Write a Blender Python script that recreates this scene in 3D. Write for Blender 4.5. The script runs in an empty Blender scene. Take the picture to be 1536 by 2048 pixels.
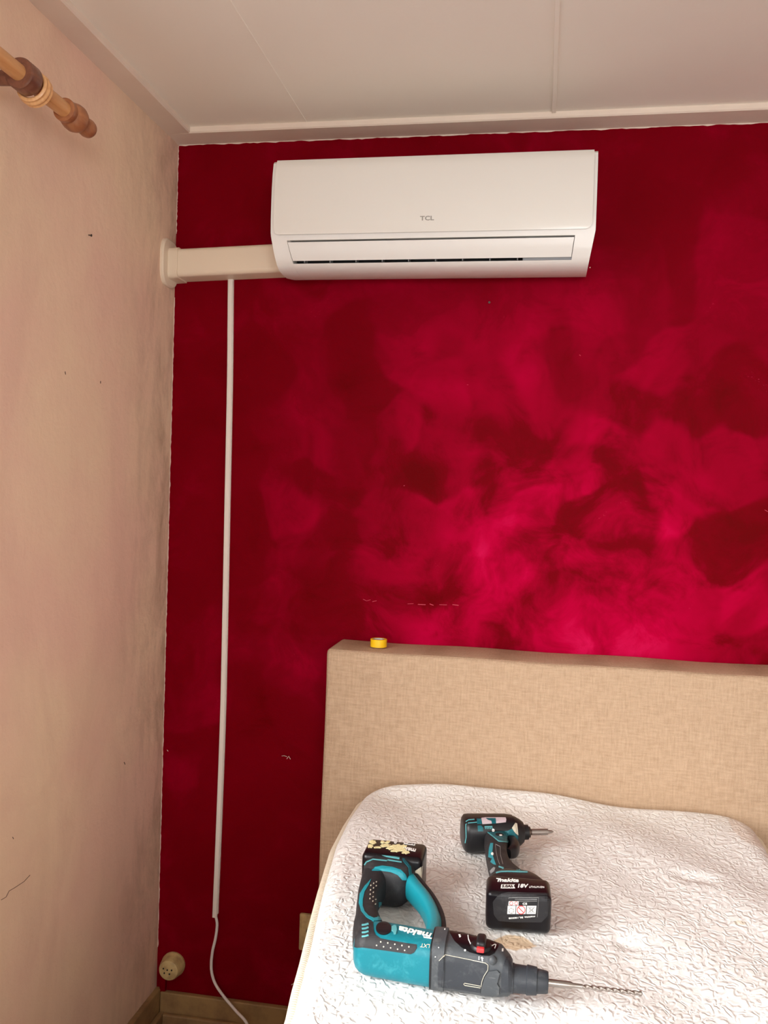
import bpy, bmesh, math, random
from mathutils import Vector, Matrix
from mathutils.bvhtree import BVHTree
from mathutils.geometry import delaunay_2d_cdt

random.seed(7)
SC = bpy.context.scene
COL = SC.collection

# ------------------------------------------------------------------ camera
FPX, YAW, PITCH, ROLL = 1790.78, -0.17428, -0.02191, 0.03116
CAM = Vector((0.98887, -2.27506, 1.45552))
_cy, _sy, _cp, _sp = math.cos(YAW), math.sin(YAW), math.cos(PITCH), math.sin(PITCH)
FWD = Vector((_sy*_cp, _cy*_cp, _sp))
_r0 = Vector((_cy, -_sy, 0)); _u0 = _r0.cross(FWD)
RIGHT = math.cos(ROLL)*_r0 + math.sin(ROLL)*_u0
UP = -math.sin(ROLL)*_r0 + math.cos(ROLL)*_u0
cd = bpy.data.cameras.new('camera'); cam = bpy.data.objects.new('camera', cd); COL.objects.link(cam)
cd.sensor_fit = 'HORIZONTAL'; cd.sensor_width = 36.0; cd.lens = FPX/1536*36.0
cd.clip_start = 0.02
cam.matrix_world = Matrix(((RIGHT.x, UP.x, -FWD.x, CAM.x), (RIGHT.y, UP.y, -FWD.y, CAM.y),
                           (RIGHT.z, UP.z, -FWD.z, CAM.z), (0, 0, 0, 1)))
SC.camera = cam

# ------------------------------------------------------------------ view, world, light
SC.view_settings.view_transform = 'Standard'; SC.view_settings.look = 'None'
SC.view_settings.gamma = 1.0; SC.view_settings.use_curve_mapping = False
SC.view_settings.exposure = 0.22
SC.cycles.use_denoising = True
SC.cycles.max_bounces = 10; SC.cycles.diffuse_bounces = 7
SC.cycles.sample_clamp_indirect = 6.0
W = bpy.data.worlds.new('world'); SC.world = W; W.use_nodes = True
W.node_tree.nodes['Background'].inputs[0].default_value = (0.80, 0.90, 1.0, 1)
W.node_tree.nodes['Background'].inputs[1].default_value = 2.7

def area(name, loc, target, sx, sy, power, color):
    ld = bpy.data.lights.new(name, 'AREA'); ld.shape = 'RECTANGLE'; ld.size = sx; ld.size_y = sy
    ld.energy = power; ld.color = color
    o = bpy.data.objects.new(name, ld); COL.objects.link(o); o.location = loc
    d = Vector(target) - Vector(loc); o.rotation_euler = d.to_track_quat('-Z', 'Y').to_euler()
    return o
# open sky seen through the side window, high and wide
area('sky_light', (-1.7, -2.9, 2.35), (0.0, -2.3, 1.40), 3.6, 1.8, 385, (1.0, 0.985, 0.95))
# added fill light behind the photographer, shining in through a made-up window
area('rear_fill_light', (1.7, -4.35, 1.75), (1.5, 0, 1.3), 1.6, 1.3, 80, (1.0, 0.98, 0.95))

# ------------------------------------------------------------------ helpers
def ray(px, py):
    return (FWD + RIGHT*((px-768)/FPX) - UP*((py-1024)/FPX)).normalized()
def un(px, py, axis, val):
    d = ray(px, py); return CAM + d*((val-CAM[axis])/d[axis])

def tag(o, label=None, cat=None, group=None, kind=None):
    if label: o['label'] = label
    if cat: o['category'] = cat
    if group: o['group'] = group
    if kind: o['kind'] = kind
    return o
def thing(name, loc, label, cat):
    o = bpy.data.objects.new(name, None); COL.objects.link(o); o.location = loc
    o.empty_display_size = 0.05
    return tag(o, label, cat)
def origin(p):
    v = Vector((0, 0, 0))
    while p is not None:
        v += p.location; p = p.parent
    return v
def make(name, bm, mat, parent=None, smooth=35, loc=None, sub=0):
    """link a bmesh given in world coordinates as one object"""
    o0 = origin(parent) if parent else Vector(loc or (0, 0, 0))
    bmesh.ops.recalc_face_normals(bm, faces=bm.faces)
    for v in bm.verts: v.co -= o0
    if smooth:
        a = math.radians(smooth)
        for f in bm.faces: f.smooth = True
        for e in bm.edges:
            if len(e.link_faces) == 2 and e.calc_face_angle(0) > a: e.smooth = False
    me = bpy.data.meshes.new(name); bm.to_mesh(me); bm.free()
    o = bpy.data.objects.new(name, me); COL.objects.link(o)
    for m in (mat if isinstance(mat, (list, tuple)) else [mat]): me.materials.append(m)
    if parent: o.parent = parent
    elif loc: o.location = loc
    return o
def struct(name, bm, mat, smooth=0):
    return tag(make(name, bm, mat, None, smooth), kind='structure')

def box(bm, x0, x1, y0, y1, z0, z1, r=0, seg=3, rot=None, piv=None):
    t = bmesh.new()
    bmesh.ops.create_cube(t, size=1)
    for v in t.verts:
        v.co = Vector(((x0+x1)/2 + v.co.x*(x1-x0), (y0+y1)/2 + v.co.y*(y1-y0), (z0+z1)/2 + v.co.z*(z1-z0)))
    if r: bmesh.ops.bevel(t, geom=t.edges[:], offset=r, segments=seg, profile=0.5, affect='EDGES')
    if rot is not None:
        p = Vector(piv)
        for v in t.verts: v.co = p + rot @ (v.co-p)
    merge(bm, t); return bm
def merge(bm, t):
    me = bpy.data.meshes.new('tmp'); t.to_mesh(me); t.free(); bm.from_mesh(me); bpy.data.meshes.remove(me)
def loft(bm, secs, n=32, caps=True):
    """secs: (centre, e1, e2, h1, h2, exponent)"""
    rings = []
    for c, e1, e2, h1, h2, ex in secs:
        c = Vector(c); e1 = Vector(e1); e2 = Vector(e2); ring = []
        for i in range(n):
            a = 2*math.pi*(i+.5)/n; ca, sa = math.cos(a), math.sin(a)
            ring.append(bm.verts.new(c + e1*(h1*math.copysign(abs(ca)**(2/ex), ca)) + e2*(h2*math.copysign(abs(sa)**(2/ex), sa))))
        rings.append(ring)
    for A, B in zip(rings, rings[1:]):
        for i in range(n):
            j = (i+1) % n; bm.faces.new((A[i], A[j], B[j], B[i]))
    if caps:
        bm.faces.new(rings[0][::-1]); bm.faces.new(rings[-1])
    return bm
def smooth_path(pts, k=6):
    P = [Vector(p) for p in pts]; P = [P[0]*2-P[1]] + P + [P[-1]*2-P[-2]]; out = []
    for i in range(1, len(P)-2):
        for s in range(k):
            t = s/k; a, b, c, d = P[i-1:i+3]
            out.append(0.5*((2*b)+(c-a)*t+(2*a-5*b+4*c-d)*t*t+(3*b-a-3*c+d)*t**3))
    out.append(P[-2]); return out
def tube(bm, pts, r, n=12, closed=False, caps=True):
    pts = [Vector(p) for p in pts]; L = len(pts); rings = []
    nrm = None
    for i, p in enumerate(pts):
        if closed: t = pts[(i+1) % L]-pts[i-1]
        else: t = pts[min(i+1, L-1)]-pts[max(i-1, 0)]
        t.normalize()
        if nrm is None:
            nrm = t.orthogonal().normalized() if abs(t.z) > .9 else t.cross(Vector((0, 0, 1))).normalized()
        nrm = (nrm - t*nrm.dot(t)).normalized(); b = t.cross(nrm)
        rr = r[i] if isinstance(r, (list, tuple)) else r
        rings.append([bm.verts.new(p + (nrm*math.cos(2*math.pi*k/n)+b*math.sin(2*math.pi*k/n))*rr) for k in range(n)])
    prs = list(zip(rings, rings[1:])) + ([(rings[-1], rings[0])] if closed else [])
    for A, B in prs:
        for i in range(n):
            j = (i+1) % n; bm.faces.new((A[i], A[j], B[j], B[i]))
    if not closed and caps:
        bm.faces.new(rings[0][::-1]); bm.faces.new(rings[-1])
    return bm
def lathe(bm, prof, c, axis, n=40):
    """prof: (distance along axis, radius)"""
    c = Vector(c); axis = Vector(axis).normalized(); u = axis.orthogonal().normalized(); v = axis.cross(u)
    return loft(bm, [(c+axis*d, u, v, max(r, 1e-5), max(r, 1e-5), 2) for d, r in prof], n)
def prism(bm, prof, x0, x1, taper=None):
    """profile of (y,z) extruded along x; taper(z)-> inward shift"""
    A = [bm.verts.new((x0+(taper(z) if taper else 0), y, z)) for y, z in prof]
    B = [bm.verts.new((x1-(taper(z) if taper else 0), y, z)) for y, z in prof]
    n = len(prof)
    for i in range(n):
        j = (i+1) % n; bm.faces.new((A[i], A[j], B[j], B[i]))
    bm.faces.new(A[::-1]); bm.faces.new(B); return bm
def area2(p): return .5*sum(p[i-1][0]*p[i][1]-p[i][0]*p[i-1][1] for i in range(len(p)))
def sheet2d(poly, step):
    """triangulate a polygon with inner sample points"""
    if area2(poly) < 0: poly = poly[::-1]
    pts = []
    for i in range(len(poly)):
        a = Vector(poly[i]); b = Vector(poly[(i+1) % len(poly)]); m = max(1, int((b-a).length/step))
        for k in range(m): pts.append(a+(b-a)*(k/m))
    nb = len(pts)
    x0 = min(p.x for p in pts); x1 = max(p.x for p in pts); y0 = min(p.y for p in pts); y1 = max(p.y for p in pts)
    def inside(x, y):
        c = False
        for i in range(nb):
            a, b = pts[i-1], pts[i]
            if (a.y > y) != (b.y > y) and x < (b.x-a.x)*(y-a.y)/(b.y-a.y)+a.x: c = not c
        return c
    nx = int((x1-x0)/step); ny = int((y1-y0)/step)
    for i in range(1, nx+1):
        for j in range(1, ny+1):
            x = x0+i*(x1-x0)/(nx+1); y = y0+j*(y1-y0)/(ny+1)
            if inside(x, y) and min((Vector((x, y))-p).length for p in pts[:nb]) > step*.35: pts.append(Vector((x, y)))
    r = delaunay_2d_cdt([Vector((p.x, p.y)) for p in pts], [], [list(range(nb))], 1, 1e-7)
    return r[0], r[2]
def shell(bm, verts, tris, fn, th):
    """fn(x,y)->(point, normal) or None; makes a thin closed solid lying on a surface"""
    M = [fn(v[0], v[1]) for v in verts]
    T = [t for t in tris if all(M[i] is not None for i in t)]
    top = {}; bot = {}
    for i in set(i for t in T for i in t):
        p, nn = M[i]; top[i] = bm.verts.new(p+nn*th); bot[i] = bm.verts.new(p-nn*th)
    cnt = {}
    for t in T:
        try:
            bm.faces.new([top[i] for i in t]); bm.faces.new([bot[i] for i in t][::-1])
        except ValueError: pass
        for k in range(len(t)):
            e = (t[k], t[(k+1) % len(t)]); cnt[e] = cnt.get(e, 0)+1
    for (a, b) in cnt:
        if (b, a) not in cnt:
            try: bm.faces.new((bot[a], bot[b], top[b], top[a]))
            except ValueError: pass
    return bm
class Drape:
    """lays thin printed / inlaid marks on the real surface of a set of objects"""
    def __init__(s, *objs):
        bpy.context.view_layer.update(); s.t = []
        for o in objs:
            bm = bmesh.new(); bm.from_mesh(o.data); w = origin(o)
            for v in bm.verts: v.co += w
            s.t.append(BVHTree.FromBMesh(bm)); bm.free()
    def hit(s, x, y):
        d = ray(x, y); best = None
        for t in s.t:
            h = t.ray_cast(CAM, d)
            if h[0] is not None and (best is None or h[3] < best[3]): best = h
        if best is None: return None
        n = best[1]; n = n if n.dot(d) < 0 else -n
        return best[0], n
    def poly(s, bm, pts, th=.0005, step=4):
        v, f = sheet2d(pts, step); return shell(bm, v, f, s.hit, th)
    def ell(s, bm, cx, cy, rx, ry, rot=0, th=.0005, n=18, step=4):
        c, q = math.cos(rot), math.sin(rot)
        return s.poly(bm, [(cx+rx*math.cos(a)*c-ry*math.sin(a)*q, cy+rx*math.cos(a)*q+ry*math.sin(a)*c) for a in [2*math.pi*i/n for i in range(n)]], th, step)
    def line(s, bm, pts, w=1.2, th=.0005):
        P = [Vector((p[0], p[1])) for p in pts]; L = []; R = []
        for i, p in enumerate(P):
            t = (P[min(i+1, len(P)-1)]-P[max(i-1, 0)]).normalized(); m = Vector((-t.y, t.x))*w/2
            L.append(p+m); R.append(p-m)
        v = L+R; n = len(P); f = []
        # resample long spans
        vs = []; fs = []
        for i in range(n-1):
            k = max(1, int((P[i+1]-P[i]).length/3))
            for q in range(k):
                a = q/k; b = (q+1)/k; o = len(vs)
                vs += [L[i].lerp(L[i+1], a), R[i].lerp(R[i+1], a), R[i].lerp(R[i+1], b), L[i].lerp(L[i+1], b)]
                fs.append((o, o+1, o+2, o+3))
        return shell(bm, vs, fs, s.hit, th)
    def text(s, bm, body, pos, xdir, ydir, shear=0.0, bold=0.0, th=.0006):
        """pos: photo position of baseline start, xdir/ydir: vectors of the word's width and the letter height"""
        c = bpy.data.curves.new('t', 'FONT'); c.body = body; c.shear = shear; c.offset = bold; c.resolution_u = 3
        o = bpy.data.objects.new('t', c); COL.objects.link(o); bpy.context.view_layer.update()
        me = bpy.data.meshes.new_from_object(o.evaluated_get(bpy.context.evaluated_depsgraph_get()))
        xs = [v.co.x for v in me.vertices]; ys = [v.co.y for v in me.vertices]
        x0, x1, y0, y1 = min(xs), max(xs), min(ys), max(ys)
        X = Vector(xdir); Y = Vector(ydir); P = Vector(pos)
        vs = [P + X*((v.co.x-x0)/(x1-x0)) + Y*((v.co.y-y0)/(y1-y0)) for v in me.vertices]
        fs = [tuple(p.vertices) for p in me.polygons]
        bpy.data.objects.remove(o); bpy.data.curves.remove(c); bpy.data.meshes.remove(me)
        return shell(bm, vs, fs, s.hit, th)
def Z(ox, oy, k):
    """detail-view coordinates -> photo coordinates"""
    return lambda pts: [(ox+x/k, oy+y/k) for x, y in pts]

# ------------------------------------------------------------------ materials
def lin(c):
    return tuple((x/12.92 if x <= .04045 else ((x+.055)/1.055)**2.4) for x in [v/255 for v in c]) + (1,)
def base(name, col, rough=.5, metal=0.0, spec=.5, coat=0):
    m = bpy.data.materials.new(name); m.use_nodes = True; b = m.node_tree.nodes['Principled BSDF']
    b.inputs['Base Color'].default_value = lin(col) if len(col) == 3 else col
    b.inputs['Roughness'].default_value = rough; b.inputs['Metallic'].default_value = metal
    b.inputs['Specular IOR Level'].default_value = spec; b.inputs['Coat Weight'].default_value = coat
    return m
class NT:
    def __init__(s, m): s.m = m; s.t = m.node_tree; s.b = s.t.nodes['Principled BSDF']
    def n(s, t, **k):
        x = s.t.nodes.new(t)
        for a, v in k.items():
            if a in x.inputs.keys() if isinstance(a, str) else False: x.inputs[a].default_value = v
            else: setattr(x, a, v)
        return x
    def l(s, a, b): s.t.links.new(a, b)
    def coord(s, scale=(1, 1, 1), loc=(0, 0, 0)):
        c = s.n('ShaderNodeTexCoord'); mp = s.n('ShaderNodeMapping'); mp.inputs['Scale'].default_value = scale
        mp.inputs['Location'].default_value = loc
        s.l(c.outputs['Object'], mp.inputs[0]); return mp.outputs[0]
    def noise(s, vec, scale, detail=2, rough=.5, dist=0):
        x = s.n('ShaderNodeTexNoise'); s.l(vec, x.inputs['Vector'])
        x.inputs['Scale'].default_value = scale; x.inputs['Detail'].default_value = detail
        x.inputs['Roughness'].default_value = rough; x.inputs['Distortion'].default_value = dist
        return x.outputs[0]
    def ramp(s, fac, stops, interp='LINEAR'):
        x = s.n('ShaderNodeValToRGB'); e = x.color_ramp.elements; x.color_ramp.interpolation = interp
        while len(e) > 1: e.remove(e[0])
        e[0].position = stops[0][0]; e[0].color = stops[0][1]
        for p, c in stops[1:]:
            q = e.new(p); q.color = c
        s.l(fac, x.inputs[0]); return x.outputs[0]
    def mix(s, fac, a, b, mode='MIX'):
        x = s.n('ShaderNodeMix', data_type='RGBA', blend_type=mode)
        for i, v in ((0, fac), (6, a), (7, b)):
            if hasattr(v, 'links'): s.l(v, x.inputs[i])
            else: x.inputs[i].default_value = v
        return x.outputs[2]
    def math(s, op, a, b=0.0, c=None):
        x = s.n('ShaderNodeMath', operation=op)
        for i, v in enumerate((a, b) + ((c,) if c is not None else ())):
            if hasattr(v, 'links'): s.l(v, x.inputs[i])
            else: x.inputs[i].default_value = v
        return x.outputs[0]
    def bump(s, h, strength=.3, dist=.01, normal=None):
        x = s.n('ShaderNodeBump'); x.inputs['Strength'].default_value = strength; x.inputs['Distance'].default_value = dist
        s.l(h, x.inputs['Height'])
        if normal is not None: s.l(normal, x.inputs['Normal'])
        return x.outputs[0]
    def set(s, name, v): s.l(v, s.b.inputs[name])
def g(v): return (v, v, v, 1)

# crimson sponged paint
M_red = base('crimson_paint', (140, 0, 30), .55, spec=.02); q = NT(M_red); c = q.coord()
warp = q.n('ShaderNodeVectorMath', operation='ADD'); nz = q.n('ShaderNodeTexNoise'); nz.inputs['Scale'].default_value = 3.0
q.l(c, nz.inputs['Vector']); sc_ = q.n('ShaderNodeVectorMath', operation='SCALE'); sc_.inputs['Scale'].default_value = .22
q.l(nz.outputs['Color'], sc_.inputs[0]); q.l(c, warp.inputs[0]); q.l(sc_.outputs[0], warp.inputs[1]); wv = warp.outputs[0]
n1 = q.noise(wv, 2.6, 4, .55, .6); n2 = q.noise(wv, 8.5, 6, .66, .5)
vo = q.n('ShaderNodeTexVoronoi', feature='SMOOTH_F1'); q.l(wv, vo.inputs['Vector']); vo.inputs['Scale'].default_value = 6.5
vo.inputs['Smoothness'].default_value = .25; vs_ = q.n('ShaderNodeSeparateColor'); q.l(vo.outputs['Color'], vs_.inputs[0])
pat = q.math('ADD', q.math('ADD', q.math('MULTIPLY', n1, .5), .035), q.math('MULTIPLY', n2, .32)); pat = q.math('ADD', pat, q.math('MULTIPLY', vs_.outputs[0], .11))
# chalkier dabs of lighter glaze above the headboard, wall's light pool painted in
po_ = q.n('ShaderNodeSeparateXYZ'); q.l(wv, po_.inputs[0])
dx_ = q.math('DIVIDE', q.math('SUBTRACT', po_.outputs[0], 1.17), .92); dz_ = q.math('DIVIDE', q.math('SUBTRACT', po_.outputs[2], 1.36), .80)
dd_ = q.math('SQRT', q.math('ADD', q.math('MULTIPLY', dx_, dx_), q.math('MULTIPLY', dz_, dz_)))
lit_dab = q.ramp(q.math('ADD', dd_, q.math('MULTIPLY', q.math('SUBTRACT', n2, .5), 1.6)), [(.35, g(1)), (1.15, g(0))])
pat = q.math('ADD', .5, q.math('MULTIPLY', q.math('SUBTRACT', pat, .5), q.math('ADD', .32, q.math('MULTIPLY', lit_dab, 1.05))))
pat = q.math('ADD', pat, q.math('MULTIPLY', lit_dab, .072))
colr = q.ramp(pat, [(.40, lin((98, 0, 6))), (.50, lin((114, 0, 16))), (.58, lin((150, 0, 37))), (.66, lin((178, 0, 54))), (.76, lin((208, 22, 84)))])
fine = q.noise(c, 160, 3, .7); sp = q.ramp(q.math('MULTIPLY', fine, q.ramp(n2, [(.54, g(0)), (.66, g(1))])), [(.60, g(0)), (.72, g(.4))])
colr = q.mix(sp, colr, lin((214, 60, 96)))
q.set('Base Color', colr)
q.set('Roughness', q.ramp(pat, [(.38, g(.42)), (.62, g(.6))]))
q.set('Normal', q.bump(q.noise(c, 300, 3, .6), .18, .002, q.bump(n2, .12, .01)))

# old pinkish plaster on the left wall, with damp stains along the corner
M_plaster = base('pink_plaster', (214, 178, 158), .72, spec=.25); q = NT(M_plaster); c = q.coord()
st = q.coord((1, 3, 1.0)); lg = q.noise(st, 1.5, 5, .6, .8); hue = q.noise(c, 2.2, 3, .5)
colr = q.mix(q.ramp(hue, [(.4, g(0)), (.6, g(1))]), lin((226, 190, 170)), lin((229, 202, 174)))
colr = q.mix(q.ramp(lg, [(.45, g(0)), (.75, g(.35))]), colr, lin((196, 160, 142)))
sx = q.n('ShaderNodeSeparateXYZ'); q.l(c, sx.inputs[0])
near = q.ramp(q.math('MULTIPLY', sx.outputs[1], -1.0), [(.0, g(1)), (.13, g(.5)), (.34, g(0))])
mold = q.ramp(q.noise(q.coord((1, 1.9, .8)), 5.0, 7, .7, .3), [(.44, g(0)), (.68, g(1))])
colr = q.mix(q.math('MULTIPLY', q.math('MULTIPLY', near, mold), .72), colr, lin((134, 106, 84)))
spk = q.ramp(q.noise(q.coord((1, 1.8, 1)), 75, 2, .5), [(.72, g(0)), (.77, g(1))])
low = q.ramp(sx.outputs[2], [(.1, g(.9)), (.8, g(.25)), (1.9, g(.1))])
colr = q.mix(q.math('MULTIPLY', q.math('MULTIPLY', spk, low), q.ramp(q.math('MULTIPLY', sx.outputs[1], -1.0), [(.0, g(.9)), (.45, g(.15))])), colr, lin((92, 70, 58)))
q.set('Base Color', colr)
q.set('Normal', q.bump(q.noise(c, 220, 3, .6), .12, .002, q.bump(q.noise(c, 14, 5, .6), .35, .008)))

M_ceil = base('ceiling_paint', (226, 216, 210), .6, spec=.3); q = NT(M_ceil); c = q.coord()
q.set('Base Color', q.mix(q.noise(c, 3, 3), lin((240, 234, 222)), lin((234, 228, 216))))
q.set('Normal', q.bump(q.noise(c, 120, 3), .1, .002, q.bump(q.noise(c, 6, 4), .2, .006)))
M_trim = base('painted_wood_trim', (228, 214, 198), .45); q = NT(M_trim); c = q.coord()
q.set('Base Color', q.mix(q.noise(c, 9, 4), lin((230, 216, 200)), lin((214, 196, 182))))
q.set('Normal', q.bump(q.noise(q.coord((1, 1, 1)), 60, 3), .15, .003))
M_scr = base('scratched_paint', (196, 60, 84), .7)
M_crk = base('dark_plaster_crack', (96, 74, 62), .8)
M_chip = base('bare_paint_edge', (205, 180, 168), .7)
M_skirt = base('yellowed_baseboard', (150, 118, 74), .5); q = NT(M_skirt); c = q.coord()
q.set('Base Color', q.mix(q.ramp(q.noise(c, 16, 5, .6), [(.4, g(0)), (.7, g(1))]), lin((158, 128, 84)), lin((120, 90, 62))))
M_floor = base('brown_floor', (110, 84, 66), .55); q = NT(M_floor); c = q.coord((1, 1, 1))
br = q.n('ShaderNodeTexBrick'); q.l(c, br.inputs['Vector']); br.inputs['Scale'].default_value = 1.0
br.inputs['Brick Width'].default_value = 1.2; br.inputs['Row Height'].default_value = .19; br.inputs['Mortar Size'].default_value = .002
br.inputs['Color1'].default_value = lin((120, 92, 72)); br.inputs['Color2'].default_value = lin((104, 78, 60)); br.inputs['Mortar'].default_value = lin((50, 38, 30))
q.set('Base Color', q.mix(q.math('MULTIPLY', q.noise(q.coord((2, 30, 1)), 3, 4), .5), br.outputs[0], lin((84, 62, 48))))
M_white = base('room_white_paint', (222, 212, 202), .7)

# plastics
M_ac = base('glossy_white_plastic', (224, 221, 214), .16, spec=.5)
M_acm = base('satin_white_plastic', (224, 221, 216), .32)
M_acd = base('dark_air_outlet', (34, 34, 38), .5)
M_acg = base('grey_outlet_plastic', (150, 150, 152), .5)
M_logo = base('silver_lettering', (146, 142, 134), .4)
M_duct = base('cream_plastic_duct', (222, 206, 184), .38)
M_mini = base('white_cable_duct', (226, 218, 210), .35)
M_cord = base('white_cord', (226, 220, 216), .4)
M_cream = base('aged_cream_plastic', (196, 172, 122), .42); q = NT(M_cream); c = q.coord()
q.set('Base Color', q.mix(q.ramp(q.noise(c, 40, 4), [(.4, g(0)), (.75, g(1))]), lin((200, 176, 124)), lin((150, 122, 84))))
M_hole = base('black_hole', (16, 12, 10), .8)
M_nail = base('dull_metal', (70, 62, 56), .5, .6)

# woods of the curtain rod
def wood(name, a, b_, rough=.4, ax=(30, 3, 30)):
    m = base(name, a, rough, coat=.15); q = NT(m)
    n = q.noise(q.coord(ax), 2.2, 5, .6, 1.2)
    q.set('Base Color', q.mix(q.ramp(n, [(.35, g(0)), (.7, g(1))]), lin(a), lin(b_))); return m
M_beech = wood('pale_beech', (208, 156, 104), (188, 132, 82))
M_beech2 = wood('ring_beech', (218, 168, 116), (196, 142, 92))
M_oak = wood('warm_brown_wood', (164, 106, 68), (134, 80, 50))
M_dark = wood('dark_brown_wood', (124, 78, 58), (96, 56, 42))

# fabric of the headboard: fine weave
def fabric(name, a, b_):
    m = base(name, a, .85, spec=.15); q = NT(m); c = q.coord()
    w1 = q.n('ShaderNodeTexWave', wave_type='BANDS', bands_direction='X'); w2 = q.n('ShaderNodeTexWave', wave_type='BANDS', bands_direction='Z')
    for w in (w1, w2):
        q.l(c, w.inputs['Vector']); w.inputs['Scale'].default_value = 105; w.inputs['Distortion'].default_value = 1.6
        w.inputs['Detail'].default_value = 2; w.inputs['Detail Scale'].default_value = 2.5
    h = q.math('MULTIPLY', w1.outputs['Fac'], w2.outputs['Fac'])
    th = q.noise(q.coord((260, 260, 34)), 1, 2); tw = q.noise(q.coord((34, 260, 260)), 1, 2)
    mixf = q.math('ADD', q.math('MULTIPLY', h, .5), q.math('MULTIPLY', q.math('ADD', th, tw), .4))
    spots = q.ramp(q.noise(c, 20, 3, .6), [(.72, g(0)), (.8, g(.35))])
    colr = q.mix(q.ramp(mixf, [(.3, g(0)), (.8, g(1))]), lin(b_), lin(a))
    q.set('Base Color', q.mix(spots, colr, lin((120, 92, 68))))
    q.set('Normal', q.bump(mixf, .45, .0016)); return m
M_fab = fabric('beige_woven_fabric', (204, 177, 150), (164, 137, 111))

# quilted knit of the mattress: wandering stitched grooves
M_mat = base('quilted_white_knit', (240, 238, 232), .8, spec=.2); q = NT(M_mat)
def contour(vec, scale, wid, dist=.4, lvl=.5):
    n = q.noise(vec, scale, 1.0, .45, dist)
    return q.ramp(q.math('ABSOLUTE', q.math('SUBTRACT', n, lvl)), [(0, g(0)), (wid*.35, g(.25)), (wid, g(1))], 'EASE')
cm = q.coord((1.0, .72, .6)); h1 = contour(cm, 50, .10)
cm2 = q.coord((1.0, .72, .6), (7.3, 2.1, 0)); h2 = contour(cm2, 57, .09)
h = q.math('MULTIPLY', h1, h2)
mpuf = q.noise(q.coord(), 90, 2, .5)
hh = q.math('ADD', h, q.math('MULTIPLY', mpuf, .5))
# stains (tan patch beside the hammer, two faint marks)
co = q.n('ShaderNodeTexCoord').outputs['Object']
def stain(cx, cy, rx, ry, jag=.25):
    cx -= 1.08; cy += 1.15      # mattress origin
    sep = q.n('ShaderNodeSeparateXYZ'); q.l(co, sep.inputs[0])
    dx = q.math('DIVIDE', q.math('SUBTRACT', sep.outputs[0], cx), rx); dy = q.math('DIVIDE', q.math('SUBTRACT', sep.outputs[1], cy), ry)
    d = q.math('SQRT', q.math('ADD', q.math('MULTIPLY', dx, dx), q.math('MULTIPLY', dy, dy)))
    d = q.math('ADD', d, q.math('MULTIPLY', q.math('SUBTRACT', q.noise(co, 55, 3, .6), .5), jag*2))
    return q.ramp(d, [(.86, g(1)), (1.0, g(0))])
colr = q.mix(q.ramp(h, [(0, g(.35)), (1, g(0))]), lin((238, 238, 236)), lin((216, 212, 211)))
P = un(1028, 1888, 2, .765); s1 = stain(P.x, P.y, .034, .030)
colr = q.mix(q.math('MULTIPLY', s1, .75), colr, lin((216, 182, 138)))
P = un(655, 1834, 2, .765); s2 = stain(P.x, P.y, .006, .006); P = un(1480, 1845, 2, .765); s3 = stain(P.x, P.y, .010, .008)
colr = q.mix(q.math('MULTIPLY', s2, .5), colr, lin((226, 196, 158))); colr = q.mix(q.math('MULTIPLY', s3, .35), colr, lin((226, 216, 170)))
P = un(1490, 1660, 2, .765); s4 = stain(P.x, P.y, .03, .10); colr = q.mix(q.math('MULTIPLY', s4, .35), colr, lin((206, 176, 150)))
q.set('Base Color', colr); q.set('Normal', q.bump(hh, .45, .0038))
M_tape = base('cream_tape_edge', (226, 216, 196), .75, spec=.2); q = NT(M_tape)
wv_ = q.n('ShaderNodeTexWave', wave_type='BANDS', bands_direction='Y'); q.l(q.coord(), wv_.inputs['Vector']); wv_.inputs['Scale'].default_value = 55
wv_.inputs['Distortion'].default_value = 1.0; q.set('Normal', q.bump(wv_.outputs['Fac'], .35, .002))
M_border = base('mattress_border_knit', (214, 202, 184), .85)

# power tools
def worn(name, a, b_, rough, amt=.5, sc=55):
    m = base(name, a, rough, spec=.4); q = NT(m); c = q.coord()
    s = q.ramp(q.noise(c, sc, 6, .7, .4), [(.52, g(0)), (.74, g(amt))])
    scr = q.ramp(q.noise(q.coord((30, 260, 260)), 1.0, 4, .7), [(.66, g(0)), (.74, g(amt*.8))])
    q.set('Base Color', q.mix(q.math('MAXIMUM', s, scr), lin(a), lin(b_)))
    q.set('Normal', q.bump(q.noise(c, 900, 2), .1, .0006)); return m
M_teal = worn('worn_teal_plastic', (0, 108, 122), (66, 152, 160), .42, .5)
M_tealc = base('clean_teal_plastic', (20, 132, 146), .4)
M_teald = worn('dark_teal_plastic', (0, 84, 94), (60, 140, 146), .4, .5)
M_teall = base('pale_teal_seam', (84, 158, 164), .5)
M_rub = worn('dusty_black_rubber', (34, 34, 37), (74, 73, 74), .62, .45)
M_blk = worn('black_plastic', (20, 20, 23), (52, 52, 55), .4, .35)
M_gloss = base('glossy_black_plastic', (12, 9, 14), .3, spec=.3)
M_grey = worn('scuffed_grey_casting', (62, 66, 70), (110, 112, 112), .5, .5)
M_greyd = worn('dark_grey_casting', (42, 46, 52), (92, 94, 96), .5, .45)
M_steel = base('bit_steel', (150, 142, 136), .32, .9)
M_steeld = base('dark_steel', (84, 72, 64), .4, .85)
M_wht = base('white_print', (232, 232, 228), .5)
M_grp = base('grey_print', (130, 130, 130), .5)
M_redp = base('red_plastic', (196, 44, 48), .45)
M_pink = worn('scuffed_pale_label', (190, 174, 180), (120, 104, 112), .5, .5)
M_dust = base('pale_plaster_crust', (222, 210, 160), .9); q = NT(M_dust); q.set('Normal', q.bump(q.noise(q.coord(), 500, 3), .5, .002))
M_lbl = base('off_white_label', (196, 190, 172), .6)
M_yel = base('yellow_tape', (246, 200, 20), .4)
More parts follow.
